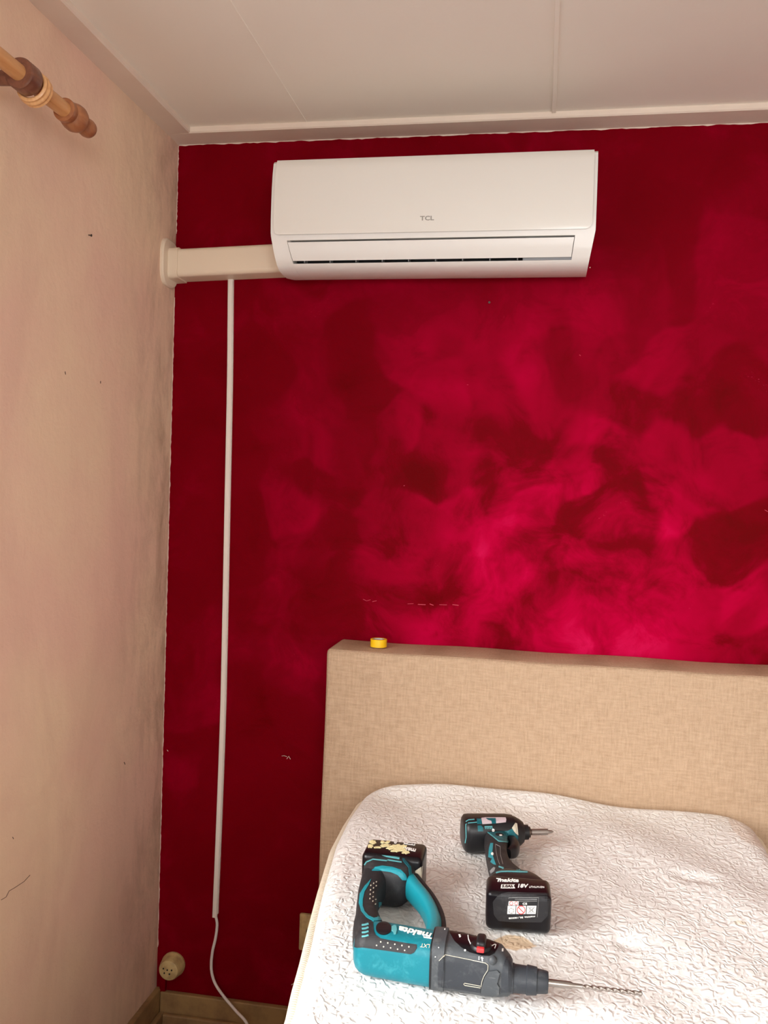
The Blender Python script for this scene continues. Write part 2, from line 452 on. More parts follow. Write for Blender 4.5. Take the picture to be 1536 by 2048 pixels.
M_core = base('cardboard_core', (196, 190, 190), .7)

# ------------------------------------------------------------------ setting
ZC = 2.381; ZR = 2.365; XR = 3.3; YF = -4.1; T = .12
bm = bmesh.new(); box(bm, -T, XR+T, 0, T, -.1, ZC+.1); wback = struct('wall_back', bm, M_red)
WY0, WY1, WZ0, WZ1 = -3.15, -1.25, .90, 2.02
bm = bmesh.new()
box(bm, -T, 0, YF-T, WY0, -.1, ZC+.1); box(bm, -T, 0, WY1, 0, -.1, ZC+.1)
box(bm, -T, 0, WY0, WY1, -.1, WZ0); box(bm, -T, 0, WY0, WY1, WZ1, ZC+.1)
wleft = struct('wall_left', bm, M_plaster)
bm = bmesh.new(); box(bm, XR, XR+T, YF-T, 0, -.1, ZC+.1); struct('wall_right', bm, M_white)
RX0, RX1, RZ0, RZ1 = .9, 2.5, 1.0, 2.1
bm = bmesh.new(); box(bm, 0, RX0, YF-T, YF, -.1, ZC+.1); box(bm, RX1, XR, YF-T, YF, -.1, ZC+.1)
box(bm, RX0, RX1, YF-T, YF, -.1, RZ0); box(bm, RX0, RX1, YF-T, YF, RZ1, ZC+.1); struct('wall_front', bm, M_white)
bm = bmesh.new(); box(bm, 0, XR, YF, 0, -.1, 0); struct('floor', bm, M_floor)
bm = bmesh.new(); box(bm, 0, XR, YF, 0, ZC, ZC+.1)
struct('ceiling', bm, M_ceil)
# joint strips between the ceiling boards
for i, (x, w, h) in enumerate(((.985, .009, .0042), (.372, .004, .0012), (1.6, .005, .002), (2.2, .005, .002), (2.8, .005, .002))):
    bm = bmesh.new(); box(bm, x-w/2, x+w/2, YF+.03, -.074, ZC-h, ZC+.003, .0004, 1); struct('trim_%d' % (i+10), bm, M_ceil)
# ceiling border boards, seen from below
bm = bmesh.new(); prism(bm, [(0, ZR), (-.071, ZR+.001), (-.074, ZR+.004), (-.074, ZC), (0, ZC)], 0.0, XR); struct('trim_1', bm, M_trim)
bm = bmesh.new()
A = [(0, ZR), (.060, ZR+.001), (.063, ZR+.004), (.063, ZC), (0, ZC)]
ra = [bm.verts.new((x, -.074, z)) for x, z in A]; rb = [bm.verts.new((x, YF, z)) for x, z in A]
for i in range(5): bm.faces.new((ra[i], ra[(i+1) % 5], rb[(i+1) % 5], rb[i]))
bm.faces.new(ra); bm.faces.new(rb[::-1]); struct('trim_2', bm, M_trim)
# ragged unpainted strip along the edges of the crimson paint
def ragged(name, p0, p1, wdir, w0, w1, n, mat, step=None):
    bm = bmesh.new(); p0 = Vector(p0); p1 = Vector(p1); wdir = Vector(wdir); a = []
    for i in range(n+1):
        t = i/n; w = w0+(w1-w0)*(.5+.5*math.sin(i*.9)*math.sin(i*.37+1)*.8+random.uniform(-.35, .35))
        p = p0.lerp(p1, t); a.append((p, p+wdir*max(w, .0003)))
    for (p, q_), (r, s) in zip(a, a[1:]):
        V = [bm.verts.new(v+Vector((0, dy, 0))) for dy in (0.001, -.0012) for v in (p, q_, s, r)]
        for f in ((0, 1, 2, 3), (7, 6, 5, 4), (0, 4, 5, 1), (2, 6, 7, 3), (1, 5, 6, 2), (0, 3, 7, 4)): bm.faces.new([V[k] for k in f])
    return struct(name, bm, mat)
ragged('trim_3', (0, 0, ZR), (XR, 0, ZR), (0, 0, -1), .0005, .0035, 330, M_trim)
ragged('trim_4', (0, 0, 2.13), (0, 0, ZR), (1, 0, 0), .0006, .0028, 60, M_chip)
ragged('trim_5', (0, 0, .20), (0, 0, 1.96), (1, 0, 0), .0006, .0024, 300, M_chip)
# baseboards with a low strip at the floor
bm = bmesh.new(); box(bm, .017, XR, -.016, 0, 0, .086, .003, 2); struct('baseboard_back', bm, M_skirt)
bm = bmesh.new(); box(bm, .03, XR, -.030, -.016, 0, .034, .004, 2); struct('trim_6', bm, M_skirt)
bm = bmesh.new(); box(bm, 0, .016, YF, -.001, 0, .092, .003, 2); struct('baseboard_left', bm, M_skirt)
bm = bmesh.new(); box(bm, .016, .030, YF, -.017, 0, .034, .004, 2); struct('trim_7', bm, M_skirt)
# chips, scratches and a hairline crack in the paint
D = Drape(wback)
for pts_ in ([(563, 1512), (569, 1511), (573, 1514)], [(574, 1518), (577, 1513), (580, 1518)], [(335, 1499), (337, 1502)], [(727, 1198), (734, 1201), (741, 1200)], [(745, 1203), (752, 1202)],
             [(816, 1207), (828, 1208)], [(836, 1208), (850, 1209)], [(858, 1208), (868, 1210)], [(880, 1209), (894, 1210)], [(906, 1210), (918, 1211)], [(584, 1969), (590, 1966)], [(806, 972), (811, 971)],
             [(1528, 1020), (1536, 1023)], [(934, 769), (936, 770)], [(1160, 709), (1162, 711)]):
    bm = bmesh.new(); D.line(bm, [(a+random.uniform(-1.5, 1.5), b+random.uniform(-.8, .8)) for a, b in pts_], random.uniform(.7, 1.3), .0004); make('paint_chip', bm, M_trim if pts_[0][0] < 600 else M_scr, wback, 0)
D = Drape(wleft); bm = bmesh.new(); D.line(bm, [(2, 1800), (12, 1794), (18, 1782), (30, 1775), (48, 1763), (60, 1750)], .9, .0004); make('hairline_crack', bm, M_crk, wleft, 0)
for pts_ in ([(248, 1524), (250, 1529)], [(25, 1674), (27, 1678)], [(201, 762), (201, 767)], [(130, 743), (131, 749)]):
    bm = bmesh.new(); D.line(bm, pts_, 1.4, .0004); make('plaster_mark', bm, M_crk, wleft, 0)
# side window (out of frame, lights the room) and an added one behind for the fill
def window(name, x0, x1, y0, y1, z0, z1, alongy, sill):
    fr = bmesh.new(); gl = bmesh.new(); t = .05
    if alongy:
        ym = (y0+y1)/2
        for a, b in ((y0, y0+t), (y1-t, y1), (ym-t/2, ym+t/2)): box(fr, x0, x1, a, b, z0, z1, .004, 1)
        for a, b in ((z0, z0+t), (z1-t, z1)): box(fr, x0, x1, y0, y1, a, b, .004, 1)
        box(gl, (x0+x1)/2-.003, (x0+x1)/2+.003, y0+.01, y1-.01, z0+.01, z1-.01)
    else:
        xm = (x0+x1)/2
        for a, b in ((x0, x0+t), (x1-t, x1), (xm-t/2, xm+t/2)): box(fr, a, b, y0, y1, z0, z1, .004, 1)
        for a, b in ((z0, z0+t), (z1-t, z1)): box(fr, x0, x1, y0, y1, a, b, .004, 1)
        box(gl, x0+.01, x1-.01, (y0+y1)/2-.003, (y0+y1)/2+.003, z0+.01, z1-.01)
    w = tag(make(name, fr, M_acm, None, 0), kind='structure')
    p = make('pane', gl, M_glass, w, 0); s = bmesh.new(); box(s, *sill, .004, 1); make('window_sill', s, M_acm, w, 0)
M_glass = bpy.data.materials.new('window_glass'); M_glass.use_nodes = True; _t = M_glass.node_tree; _t.nodes.clear()
_o = _t.nodes.new('ShaderNodeOutputMaterial'); _m = _t.nodes.new('ShaderNodeMixShader'); _a = _t.nodes.new('ShaderNodeBsdfTransparent'); _b = _t.nodes.new('ShaderNodeBsdfGlossy')
_b.inputs['Roughness'].default_value = .02; _m.inputs[0].default_value = .06
_t.links.new(_a.outputs[0], _m.inputs[1]); _t.links.new(_b.outputs[0], _m.inputs[2]); _t.links.new(_m.outputs[0], _o.inputs[0])
window('window_1', -.09, -.04, WY0, WY1, WZ0, WZ1, True, (-.04, .03, WY0+.01, WY1-.01, WZ0-.005, WZ0+.02))
window('fill_window', RX0, RX1, YF-.09, YF-.04, RZ0, RZ1, False, (RX0+.01, RX1-.01, YF-.04, YF+.04, RZ0-.005, RZ0+.02))

# ------------------------------------------------------------------ air conditioner
AX0, AX1 = .3225, 1.087
ac = thing('air_conditioner', ((AX0+AX1)/2, 0, 2.0), 'white split air conditioner mounted high on the crimson wall above the bed', 'air conditioner')
prof = [(0, 2.249), (-.160, 2.249), (-.170, 2.247), (-.177, 2.241), (-.183, 2.215), (-.1865, 2.18), (-.188, 2.14), (-.188, 2.10), (-.186, 2.072), (-.184, 2.064), (-.181, 2.052)]
low = [(-.1775, 2.03), (-.172, 2.014), (-.164, 2.0005), (-.150, 1.9915), (-.125, 1.987), (-.085, 1.987), (-.035, 1.996), (0, 2.003)]
def tap(z): return 0 if z > 2.064 else (2.064-z)/.075*.013
OX0, OX1 = .3625, 1.042
bm = bmesh.new()
prism(bm, prof+low, AX0, OX0-.0001+.0, None)
for v in bm.verts:   # left cheek: outer side tapers in, inner side follows the slanted outlet
    if v.co.x < AX0+.001: v.co.x += tap(v.co.z)
    elif v.co.z < 2.053: v.co.x += (2.053-v.co.z)*.25
t = bmesh.new(); prism(t, prof+low, OX1, AX1)
for v in t.verts:
    if v.co.x > AX1-.001: v.co.x -= tap(v.co.z)
    elif v.co.z < 2.053: v.co.x -= (2.053-v.co.z)*.12
merge(bm, t)
prism(bm, prof[:-1]+[(-.182, 2.0545), (-.11, 2.0545), (0, 2.0545)], OX0-.0001, OX1)
t = bmesh.new(); prism(t, [(-.1655, 2.0025), (-.164, 2.0000), (-.150, 1.9915), (-.125, 1.987), (-.085, 1.987), (-.035, 1.996), (0, 2.003), (0, 2.008), (-.10, 2.006)], OX0, OX1)
for v in t.verts:
    v.co.x += (2.053-v.co.z)*.25 if v.co.x < .5 else -(2.053-v.co.z)*.12
merge(bm, t)
make('casing', bm, M_acm, ac, 30)
bm = bmesh.new(); box(bm, OX0-.004, OX1+.004, -.13, -.05, 1.999, 2.056); make('air_outlet', bm, M_acd, ac, 0)
bm = bmesh.new(); box(bm, .925, OX1+.002, -.160, -.128, 2.003, 2.054, .002, 1); make('outlet_guide', bm, M_acg, ac, 0)
for k in range(9):
    bm = bmesh.new(); x = .40+k*.064; box(bm, x, x+.0018, -.160, -.128, 2.006, 2.052); make('fin', bm, M_acg, ac, 0)
# louvre
bm = bmesh.new(); lp = [(-.1835, 2.0495), (-.182, 2.04), (-.179, 2.030), (-.1745, 2.0185), (-.1685, 2.0085), (-.165, 2.0105), (-.171, 2.020), (-.175, 2.031), (-.1775, 2.041), (-.179, 2.0495)]
prism(bm, lp, OX0+.0025, OX1-.002)
for v in bm.verts:
    if v.co.x < .5: v.co.x += (2.0485-v.co.z)*.25
    else: v.co.x -= (2.0485-v.co.z)*.12
make('louvre', bm, M_acm, ac, 30)
# front panel: curved sheet with rounded lower corners
def ac_y(z):
    P_ = prof[2:10]
    if z > P_[0][1]: return P_[0][0]
    for a, b in zip(P_, P_[1:]):
        if a[1] >= z >= b[1]: return a[0]+(b[0]-a[0])*(a[1]-z)/(a[1]-b[1])
    return P_[-1][0]
PX0, PX1, PZ0, PZ1, rr = AX0+.0085, AX1-.0085, 2.0665, 2.2475, .014
ol = [(PX0, PZ1), (PX0, PZ0+rr)]+[(PX0+rr-rr*math.cos(a), PZ0+rr-rr*math.sin(a)) for a in [math.pi/2*k/5 for k in range(1, 5)]]+[(PX0+rr, PZ0), (PX1-rr, PZ0)]+[(PX1-rr+rr*math.sin(a), PZ0+rr-rr*math.cos(a)) for a in [math.pi/2*k/5 for k in range(1, 5)]]+[(PX1, PZ0+rr), (PX1, PZ1)]
v_, f_ = sheet2d(ol, .012)
def acn(x, z):
    d = .003; t = Vector((0, ac_y(z+d)-ac_y(z-d), 2*d)).normalized(); n = Vector((0, -t.z, t.y))
    return Vector((x, ac_y(z)-.0040, z)), n
bm = bmesh.new(); shell(bm, v_, f_, acn, .0022); panel = make('front_panel', bm, M_ac, ac, 40)
D = Drape(panel); bm = bmesh.new()
D.text(bm, 'TCL', (840, 441.2), (28, -.6), (.2, -9.2), bold=.03, th=.0003); make('logo_lettering', bm, M_logo, panel, 0)
# crumbs of plaster stuck under the right end
bm = bmesh.new()
for (px, py) in ((1083, 547), (1086, 553), (1139, 546), (1146, 547), (1151, 544), (1157, 547), (1180, 535)):
    p = un(px, py, 1, -.03 if py > 550 else -.08); bmesh.ops.create_icosphere(bm, subdivisions=1, radius=.0016, matrix=Matrix.Translation(p))
make('plaster_crumb', bm, M_trim, ac, 0)['kind'] = 'stuff'

# ------------------------------------------------------------------ refrigerant line duct
dt = thing('pipe_duct', (.16, 0, 2.03), 'cream rectangular pipe duct running from the left wall to the air conditioner', 'duct')
def duct_seg(x0, x1, zb0, zb1, h, dep, r, t=0.0):
    bm = bmesh.new(); pr = []
    cs = [(-dep+r, h-r), (-dep+r, r)]
    pts = [(0, h)]+[(-dep+r-r*math.sin(a), h-r+r*math.cos(a)) for a in [math.pi/2*k/6 for k in range(7)]]+[(-dep+r-r*math.cos(a), r-r*math.sin(a)) for a in [math.pi/2*k/6 for k in range(7)]]+[(0, 0)]
    A = [bm.verts.new((x0, y, zb0+z)) for y, z in pts]; B = [bm.verts.new((x1, y, zb1+z)) for y, z in pts]; n = len(pts)
    for i in range(n): bm.faces.new((A[i], A[(i+1) % n], B[(i+1) % n], B[i]))
    bm.faces.new(A[::-1]); bm.faces.new(B); return bm
make('duct_cover', duct_seg(.028, .3225, 2.001, 2.0105, .073, .064, .012), M_duct, dt, 30)
make('wall_collar', duct_seg(.006, .034, 1.9965, 1.998, .0795, .0685, .013), M_duct, dt, 30)
bm = bmesh.new()   # oval flange flat on the left wall
fl = []
for i in range(48):
    a = 2*math.pi*i/48; ca, sa = math.cos(a), math.sin(a); ex = 3.2
    fl.append((-.048+.050*math.copysign(abs(ca)**(2/ex), ca), 2.038+.062*math.copysign(abs(sa)**(2/ex), sa)))
fl = [(min(y, -.0003), z) for y, z in fl]
for x, s in ((0, 1), (.006, 1), (.009, .95)): pass
R_ = [[bm.verts.new((x, -.048+(y+.048)*s if y < -.001 else y, 2.038+(z-2.038)*s)) for y, z in fl] for x, s in ((0, 1), (.005, 1), (.009, .93))]
for A, B in zip(R_, R_[1:]):
    for i in range(48): bm.faces.new((A[i], A[(i+1) % 48], B[(i+1) % 48], B[i]))
bm.faces.new(R_[0][::-1]); bm.faces.new(R_[-1]); make('wall_flange', bm, M_duct, dt, 30)

# ------------------------------------------------------------------ slim cord channel and its cord
pts = [un(462.5, 562, 1, 0), un(460.8, 760, 1, 0), un(456, 1000, 1, 0), un(450, 1300, 1, 0), un(446, 1461, 1, 0), un(437, 1700, 1, 0), un(431.5, 1831, 1, 0)]
pts = smooth_path(pts, 5)
def rail(w, y0, y1, zt, zb, c=.0015):
    bm = bmesh.new(); P_ = [p for p in pts if zb <= p.z <= zt]
    P_ = [Vector((P_[0].x, 0, zt))]+P_+[Vector((P_[-1].x, 0, zb))]; rs = []
    for p in P_:
        x = p.x; rs.append([bm.verts.new((x+a, y, p.z)) for a, y in ((-w/2, y0), (-w/2, y1+c), (-w/2+c, y1), (w/2-c, y1), (w/2, y1+c), (w/2, y0))])
    for A, B in zip(rs, rs[1:]):
        for i in range(6): bm.faces.new((A[i], A[(i+1) % 6], B[(i+1) % 6], B[i]))
    bm.faces.new(rs[0]); bm.faces.new(rs[-1][::-1]); return bm
ch = thing('cable_channel', (.16, 0, .303), 'thin white cable channel running straight down the crimson wall', 'cable channel')
make('channel_cover', rail(.0125, -.003, -.011, 2.0005, .303), M_mini, ch, 0)
make('channel_base', rail(.0155, 0, -.007, 2.006, .312), M_mini, ch, 0)
bm = bmesh.new()
cp = [Vector((pts[-1].x, -.0055, .34)), un(432, 1832, 1, -.0055)]+[un(a, b, 1, -.0055-d) for a, b, d in ((434.3, 1850, .001), (431, 1877, .004), (425, 1903, .008), (422.5, 1930, .010), (425, 1952, .013), (433, 1972, .018), (450, 1996, .030), (472, 2022, .045), (495, 2050, .06))]
cp += [Vector((.30, -.085, .012)), Vector((.36, -.12, .0045)), Vector((.46, -.20, .004))]
tube(bm, smooth_path(cp, 6), .0038, 12)
cord = make('power_cord', bm, M_cord, None, 60, loc=(.16, -.005, .3)); tag(cord, 'white power cord hanging out of the cable channel towards the floor', 'cord')

# ------------------------------------------------------------------ old round socket, outlet, nails
rs = thing('round_socket', (.06, 0, .175), 'small round cream socket with five holes near the floor in the corner', 'socket')
bm = bmesh.new(); a0 = Vector((.048, 0, .159)); ax = Vector((0, -1, 0))
lathe(bm, [(0, .033), (.006, .0335), (.009, .0315), (.024, .0302), (.032, .0285), (.037, .0262), (.039, .022)], a0, ax, 40); bd = make('socket_body', bm, M_cream, rs, 35)
D = Drape(bd); bm = bmesh.new()
for px, py in ((326.8, 1937.2), (334.5, 1940.2), (343.2, 1940.7), (328.6, 1946.2), (338.8, 1948.3)): D.ell(bm, px, py, 1.5, 1.9, th=.0006, n=10, step=2)
make('pin_hole', bm, M_hole, bd, 0)
bm = bmesh.new(); box(bm, .012, .030, -.012, 0, .075, .140, .004, 2); make('cable_box', bm, M_red, rs, 30)
wo = thing('wall_outlet', (.438, 0, .29), 'cream wall outlet half hidden behind the left edge of the mattress', 'outlet')
bm = bmesh.new(); box(bm, .398, .480, -.011, 0, .243, .341, .004, 2); pl = make('outlet_plate', bm, M_cream, wo, 30)
bm = bmesh.new(); box(bm, .405, .473, -.0135, -.009, .251, .333, .002, 2); lathe(bm, [(0, .024), (.003, .024)], (.439, -.0115, .296), (0, -1, 0), 30); make('outlet_insert', bm, M_cream, wo, 30)
bm = bmesh.new(); lathe(bm, [(0, .0205), (.0006, .0205)], (.439, -.0143, .296), (0, -1, 0), 30); make('outlet_well', bm, M_hole, wo, 0)
def nail(px, py, ax_, label, mat=M_nail):
    p = un(px, py, ax_, 0); n = Vector((1, 0, 0)) if ax_ == 0 else Vector((0, -1, 0)); bm = bmesh.new()
    lathe(bm, [(-.004, .0011), (.006, .0011), (.0062, .0028), (.0075, .0028)], p, n+Vector((0, 0, -.15)), 12)
    tag(make('nail', bm, mat, None, 40, loc=p), label, 'nail')
nail(177, 470, 0, 'small dark nail in the pink plaster left wall')
nail(979, 605, 1, 'small dark nail in the crimson wall below the air conditioner')

# ------------------------------------------------------------------ curtain rod
ry, rz, rx = -.655, 2.14, .10
cr = thing('curtain_rod', (rx, -1.9, rz), 'pale wooden curtain rod with turned finial along the left wall', 'curtain rod')
bm = bmesh.new(); tube(bm, [(rx, -.735+0.0, rz), (rx, -3.2, rz)], .0142, 28); make('pole', bm, M_beech, cr, 50)
fin = [(0, .0165), (.001, .0212), (.012, .0214), (.0145, .0195), (.018, .0188), (.020, .0205), (.026, .0235), (.034, .0255), (.043, .0258), (.051, .0235), (.058, .0185), (.062, .0135), (.066, .0112), (.070, .0120), (.074, .0150), (.080, .0172), (.087, .0178), (.094, .0165), (.100, .0125), (.103, .007), (.1045, .001)]
for nm, y, dy in (('finial', -.748, 1), ('finial', -3.18, -1)):
    bm = bmesh.new(); lathe(bm, fin, (rx, y, rz), (0, dy, 0), 40); make(nm, bm, M_oak, cr, 50)
for y in (-.893, -3.05):
    bm = bmesh.new(); pr = [(0, .0165), (0, .0245), (.003, .0262), (.007, .0250), (.010, .0262), (.032, .0262), (.035, .0245), (.035, .0165)]
    lathe(bm, [(0, .0146)]+pr[1:-1]+[(.035, .0146)], (rx, y, rz), (0, 1, 0), 40)
    yc = y+.0175
    lathe(bm, [(0, .030), (.008, .030), (.012, .024), (.018, .014), (.05, .012), (.085, .014)], (0, yc, rz), (1, 0, 0), 30)
    make('bracket', bm, M_dark, cr, 40)
# ring hanging on the pole
bm = bmesh.new(); n1_, n2_ = 48, 20; V = []
ringp = [(-.0105, .0215), (-.0125, .0235), (-.0125, .0255), (-.0095, .0285), (-.006, .0275), (-.0045, .0272), (-.0028, .0290), (0, .0300), (.0028, .0290), (.0045, .0272), (.006, .0275), (.0095, .0285), (.0125, .0255), (.0125, .0235), (.0105, .0215), (.005, .0205), (-.005, .0205)]
rc = Vector((rx, -.842, rz-.0064)); tl = Matrix.Rotation(math.radians(-9), 3, 'X')
for i in range(n1_):
    a = 2*math.pi*i/n1_; V.append([bm.verts.new(rc+tl @ Vector((r*math.cos(a), y, r*math.sin(a)))) for y, r in ringp])
for i in range(n1_):
    A, B = V[i], V[(i+1) % n1_]
    for k in range(len(ringp)): bm.faces.new((A[k], A[(k+1) % len(ringp)], B[(k+1) % len(ringp)], B[k]))
cring = make('curtain_ring', bm, M_beech2, None, 60, loc=rc); tag(cring, 'pale ridged wooden curtain ring hanging on the rod beside the dark bracket', 'curtain ring')

# ------------------------------------------------------------------ bed and mattress

bm = bmesh.new(); box(bm, .484, 1.612, -.166, -.004, 0, 1.071, .012, 4)
bmesh.ops.subdivide_edges(bm, edges=[e for e in bm.edges if e.calc_length() > .3], cuts=14, use_grid_fill=True)
for v in bm.verts:   # padded: faces swell and edges wander slightly
    if v.co.y < -.16: v.co.y -= .003*math.sin((v.co.x-.48)/1.13*math.pi)
    if v.co.z > 1.06: v.co.z += .0015*math.sin(v.co.x*17)
    if v.co.x < .5: v.co.x += .002*math.sin(v.co.z*8)
hb = tag(make('headboard', bm, M_fab, None, 40, loc=(1.04, -.08, 0)), 'tall beige woven fabric headboard standing against the crimson wall', 'headboard')
bed = thing('bed_base', (1.04, -1.15, 0), 'beige fabric bed base on short legs under the white mattress', 'bed base')
bm = bmesh.new(); box(bm, .60, 1.50, -2.14, -.17, .10, .545, .02, 3); make('upholstered_box', bm, M_fab, bed, 40)
for x in (.66, 1.44):
    for y in (-.25, -2.05):
        bm = bmesh.new(); lathe(bm, [(0, .022), (.11, .028)], (x, y, 0), (0, 0, 1), 20); make('leg', bm, M_dark, bed, 40)

MZ = .766; A_, B_, CR = .5, .5, .085
def mxl(t): # left side x against distance from the head
    tb = [(0, .606), (.22, .603), (.36, .607), (.54, .627), (.67, .644), (.78, .660), (.86, .670), (.93, .681), (1.3, .70), (1.97, .71)]
    for a, b in zip(tb, tb[1:]):
        if a[0] <= t <= b[0]:
            s = (t-a[0])/(b[0]-a[0]); return a[1]+(b[1]-a[1])*s
    return tb[-1][1]
LEN = 1.95; WID = .862
def mpos(u, v, extra=0.0):
    """u across 0..1, v from head 0..1 -> x, y"""
    t = v*LEN; xl = mxl(max(0, min(t, LEN))); x = xl+u*WID-.018*(t < .3)*(1-t/.3)*u*0
    y = -.182-.020*(1-u)**2*max(0, 1-t/.5)-t-.004*math.sin(u*9)*(t < .1)
    return x, y
def rnd(a, b):
    """square -> rounded rectangle, metres from the middle"""
    hx, hy = WID/2, LEN/2; sa, sb = math.copysign(1, a), math.copysign(1, b); a, b = abs(a), abs(b)
    if a > hx-CR and b > hy-CR:
        ox, oy = (a-hx+CR)/CR, (b-hy+CR)/CR; m = max(ox, oy); L = math.hypot(ox, oy) or 1; k = m/L
        return sa*(hx-CR+ox*k*CR), sb*(hy-CR+oy*k*CR), CR*(1-m)
    return sa*a, sb*b, min(hx-a, hy-b)
tufts = [un(*p_, 2, MZ) for p_ in ((1413, 1760), (1256, 1880), (695, 1935), (1375, 1755))]
def topz(x, y, d):
    R = .040; e = 0
    if d < R: e = (R-d)/R; e = .030*(1-math.sqrt(max(0, 1-e*e)))
    z = MZ-e+.004*math.sin(x*11+1)*math.sin(y*9)+.0025*math.sin(x*23+y*17)
    z -= .008*max(0, 1-abs(d-.0)/.12)*0
    for p in tufts:
        r2 = ((x-p.x)**2+(y-p.y)**2)/(.020**2); z -= .007*math.exp(-r2)
    # shallow valley running out in front of the drill bit
    vx = y-(-1.085-.06*(x-1.0)/.3); z -= .006*math.exp(-(vx/.022)**2)*max(0, min(1, (x-.86)/.12))
    z += .020*math.exp(-(((x-.80)/.36)**2+((y+.205)/.055)**2))
    return z
# where the tools lie the surface is pressed level
PRESS = [(.72, 1.04, -1.085, -.99), (.69, .83, -.99, -.69), (.84, 1.04, -.88, -.49)]
def settle(x, y, z):
    for x0, x1, y0, y1 in PRESS:
        dx = max(x0-x, 0, x-x1); dy = max(y0-y, 0, y-y1); w = max(0, 1-math.hypot(dx, dy)/.03)
        z = z*(1-w)+(MZ-.0015)*w
    return z
def warp_axis(n, L):
    return [L*(.5-.5*math.cos(math.pi*(.12+.76*i/n)) - (.5-.5*math.cos(math.pi*.12)))/((math.cos(math.pi*.12))) for i in range(n+1)]
NU, NV = 150, 330
bm = bmesh.new(); grid = []; su = [(.5*(1-math.cos(math.pi*i/NU)))*.35+i/NU*.65 for i in range(NU+1)]; sv = [(.5*(1-math.cos(math.pi*i/NV)))*.35+i/NV*.65 for i in range(NV+1)]
for j in range(NV+1):
    row = []
    for i in range(NU+1):
        a, b, d = rnd((su[i]-.5)*WID, (sv[j]-.5)*LEN); x, y = mpos(a/WID+.5, b/LEN+.5)
        row.append(bm.verts.new((x, y, settle(x, y, topz(x, y, d)))))
    grid.append(row)
for j in range(NV):
    for i in range(NU): bm.faces.new((grid[j][i], grid[j][i+1], grid[j+1][i+1], grid[j+1][i]))
rim = [grid[0][i] for i in range(NU+1)]+[grid[j][NU] for j in range(1, NV+1)]+[grid[NV][i] for i in range(NU-1, -1, -1)]+[grid[j][0] for j in range(NV-1, 0, -1)]
rimc = [v.co.copy() for v in rim]; cen = Vector((1.08, -1.15, 0))
prev = rim
for off, z in ((0.0, .728),):
    ring = [bm.verts.new((c_.x, c_.y, z)) for c_ in rimc]
    for i in range(len(rim)):
        k = (i+1) % len(rim); bm.faces.new((prev[i], prev[k], ring[k], ring[i]))
    prev = ring
bm.faces.new(prev[::-1])
mt = thing('mattress', (1.08, -1.15, .55), 'white quilted mattress with cream taped edge lying in front of the headboard', 'mattress')
top = make('quilted_top', bm, M_mat, mt, 50)
bm = bmesh.new(); rings = []
def outl(off, z):
    o = []
    for i, c_ in enumerate(rimc):
        t = (rimc[(i+2) % len(rimc)]-rimc[i-2]); n = Vector((t.y, -t.x, 0)).normalized()
        if n.dot(Vector((c_.x-cen.x, c_.y-cen.y, 0))) < 0: n = -n
        o.append(Vector((c_.x, c_.y, z))+n*off)
    return o
for off, z in ((-.004, .727), (-.001, .71), (.002, .64), (-.001, .57), (-.004, .551), (-.02, .547)): rings.append([bm.verts.new(p) for p in outl(off, z)])
for A, B in zip(rings, rings[1:]):
    for i in range(len(A)): bm.faces.new((A[i], A[(i+1) % len(A)], B[(i+1) % len(A)], B[i]))
bm.faces.new(rings[0]); bm.faces.new(rings[-1][::-1]); make('side_border', bm, M_border, mt, 50)
for z, r in ((.733, .0085), (.556, .0075)):
    bm = bmesh.new(); tube(bm, outl(.003, z)[::2], r, 10, closed=True); make('taped_edge', bm, M_tape, mt, 80)

# ------------------------------------------------------------------ tape roll on the headboard
p = un(757, 1293, 2, 1.0725); p.y = max(min(p.y, -.03), -.14)
tr = thing('tape_roll', (p.x, p.y, 1.0725), 'roll of yellow tape lying on top of the beige headboard', 'tape')
bm = bmesh.new(); n = 48; V = []
for pr in ((.0205, 0), (.0205, .0185), (.0200, .019), (.0145, .019), (.0145, 0)):
    V.append([bm.verts.new((p.x+pr[0]*math.cos(2*math.pi*i/n), p.y+pr[0]*math.sin(2*math.pi*i/n), 1.0725+pr[1])) for i in range(n)])
for k in range(5):
    A, B = V[k], V[(k+1) % 5]
    for i in range(n): bm.faces.new((A[i], A[(i+1) % n], B[(i+1) % n], B[i]))
make('wound_tape', bm, M_yel, tr, 40)
bm = bmesh.new(); V = []
for pr in ((.0144, .0005), (.0144, .0188), (.0128, .0188), (.0128, .0005)):
    V.append([bm.verts.new((p.x+pr[0]*math.cos(2*math.pi*i/n), p.y+pr[0]*math.sin(2*math.pi*i/n), 1.0725+pr[1])) for i in range(n)])
for k in range(4):
    A, B = V[k], V[(k+1) % 4]
    for i in range(n): bm.faces.new((A[i], A[(i+1) % n], B[(i+1) % n], B[i]))
make('cardboard_core', bm, M_core, tr, 40)

# ------------------------------------------------------------------ rotary hammer
X_, Y_, Z_ = Vector((1, 0, 0)), Vector((0, 1, 0)), Vector((0, 0, 1))
rh = thing('rotary_hammer', (.87, -1.0, MZ), 'large teal and black cordless rotary hammer with thin drill bit lying on the mattress', 'power tool')
def secx(x, y0, y1, z0, z1, ex=4): return ((x, (y0+y1)/2, (z0+z1)/2), Y_, Z_, (y1-y0)/2, (z1-z0)/2, ex)
bm = bmesh.new()   # motor housing: rounded tube with flat deck
S = []
for x, k in ((.7445, .30), (.746, .55), (.750, .78), (.756, .92), (.764, 1.0)):
    S.append(secx(x, -1.018-.034*k, -1.018+.032*k, .7995-.0325*k, .7995+.0325*k, 2.8))
for x, o in ((.78, 0), (.81, .003), (.84, .006), (.861, .008)): S.append(secx(x, -1.053-o, -.986-o, .7665, .8325, 3.1))
loft(bm, S, 48); housing = make('motor_housing', bm, M_teal, rh, 50)
bm = bmesh.new()   # gearbox casting
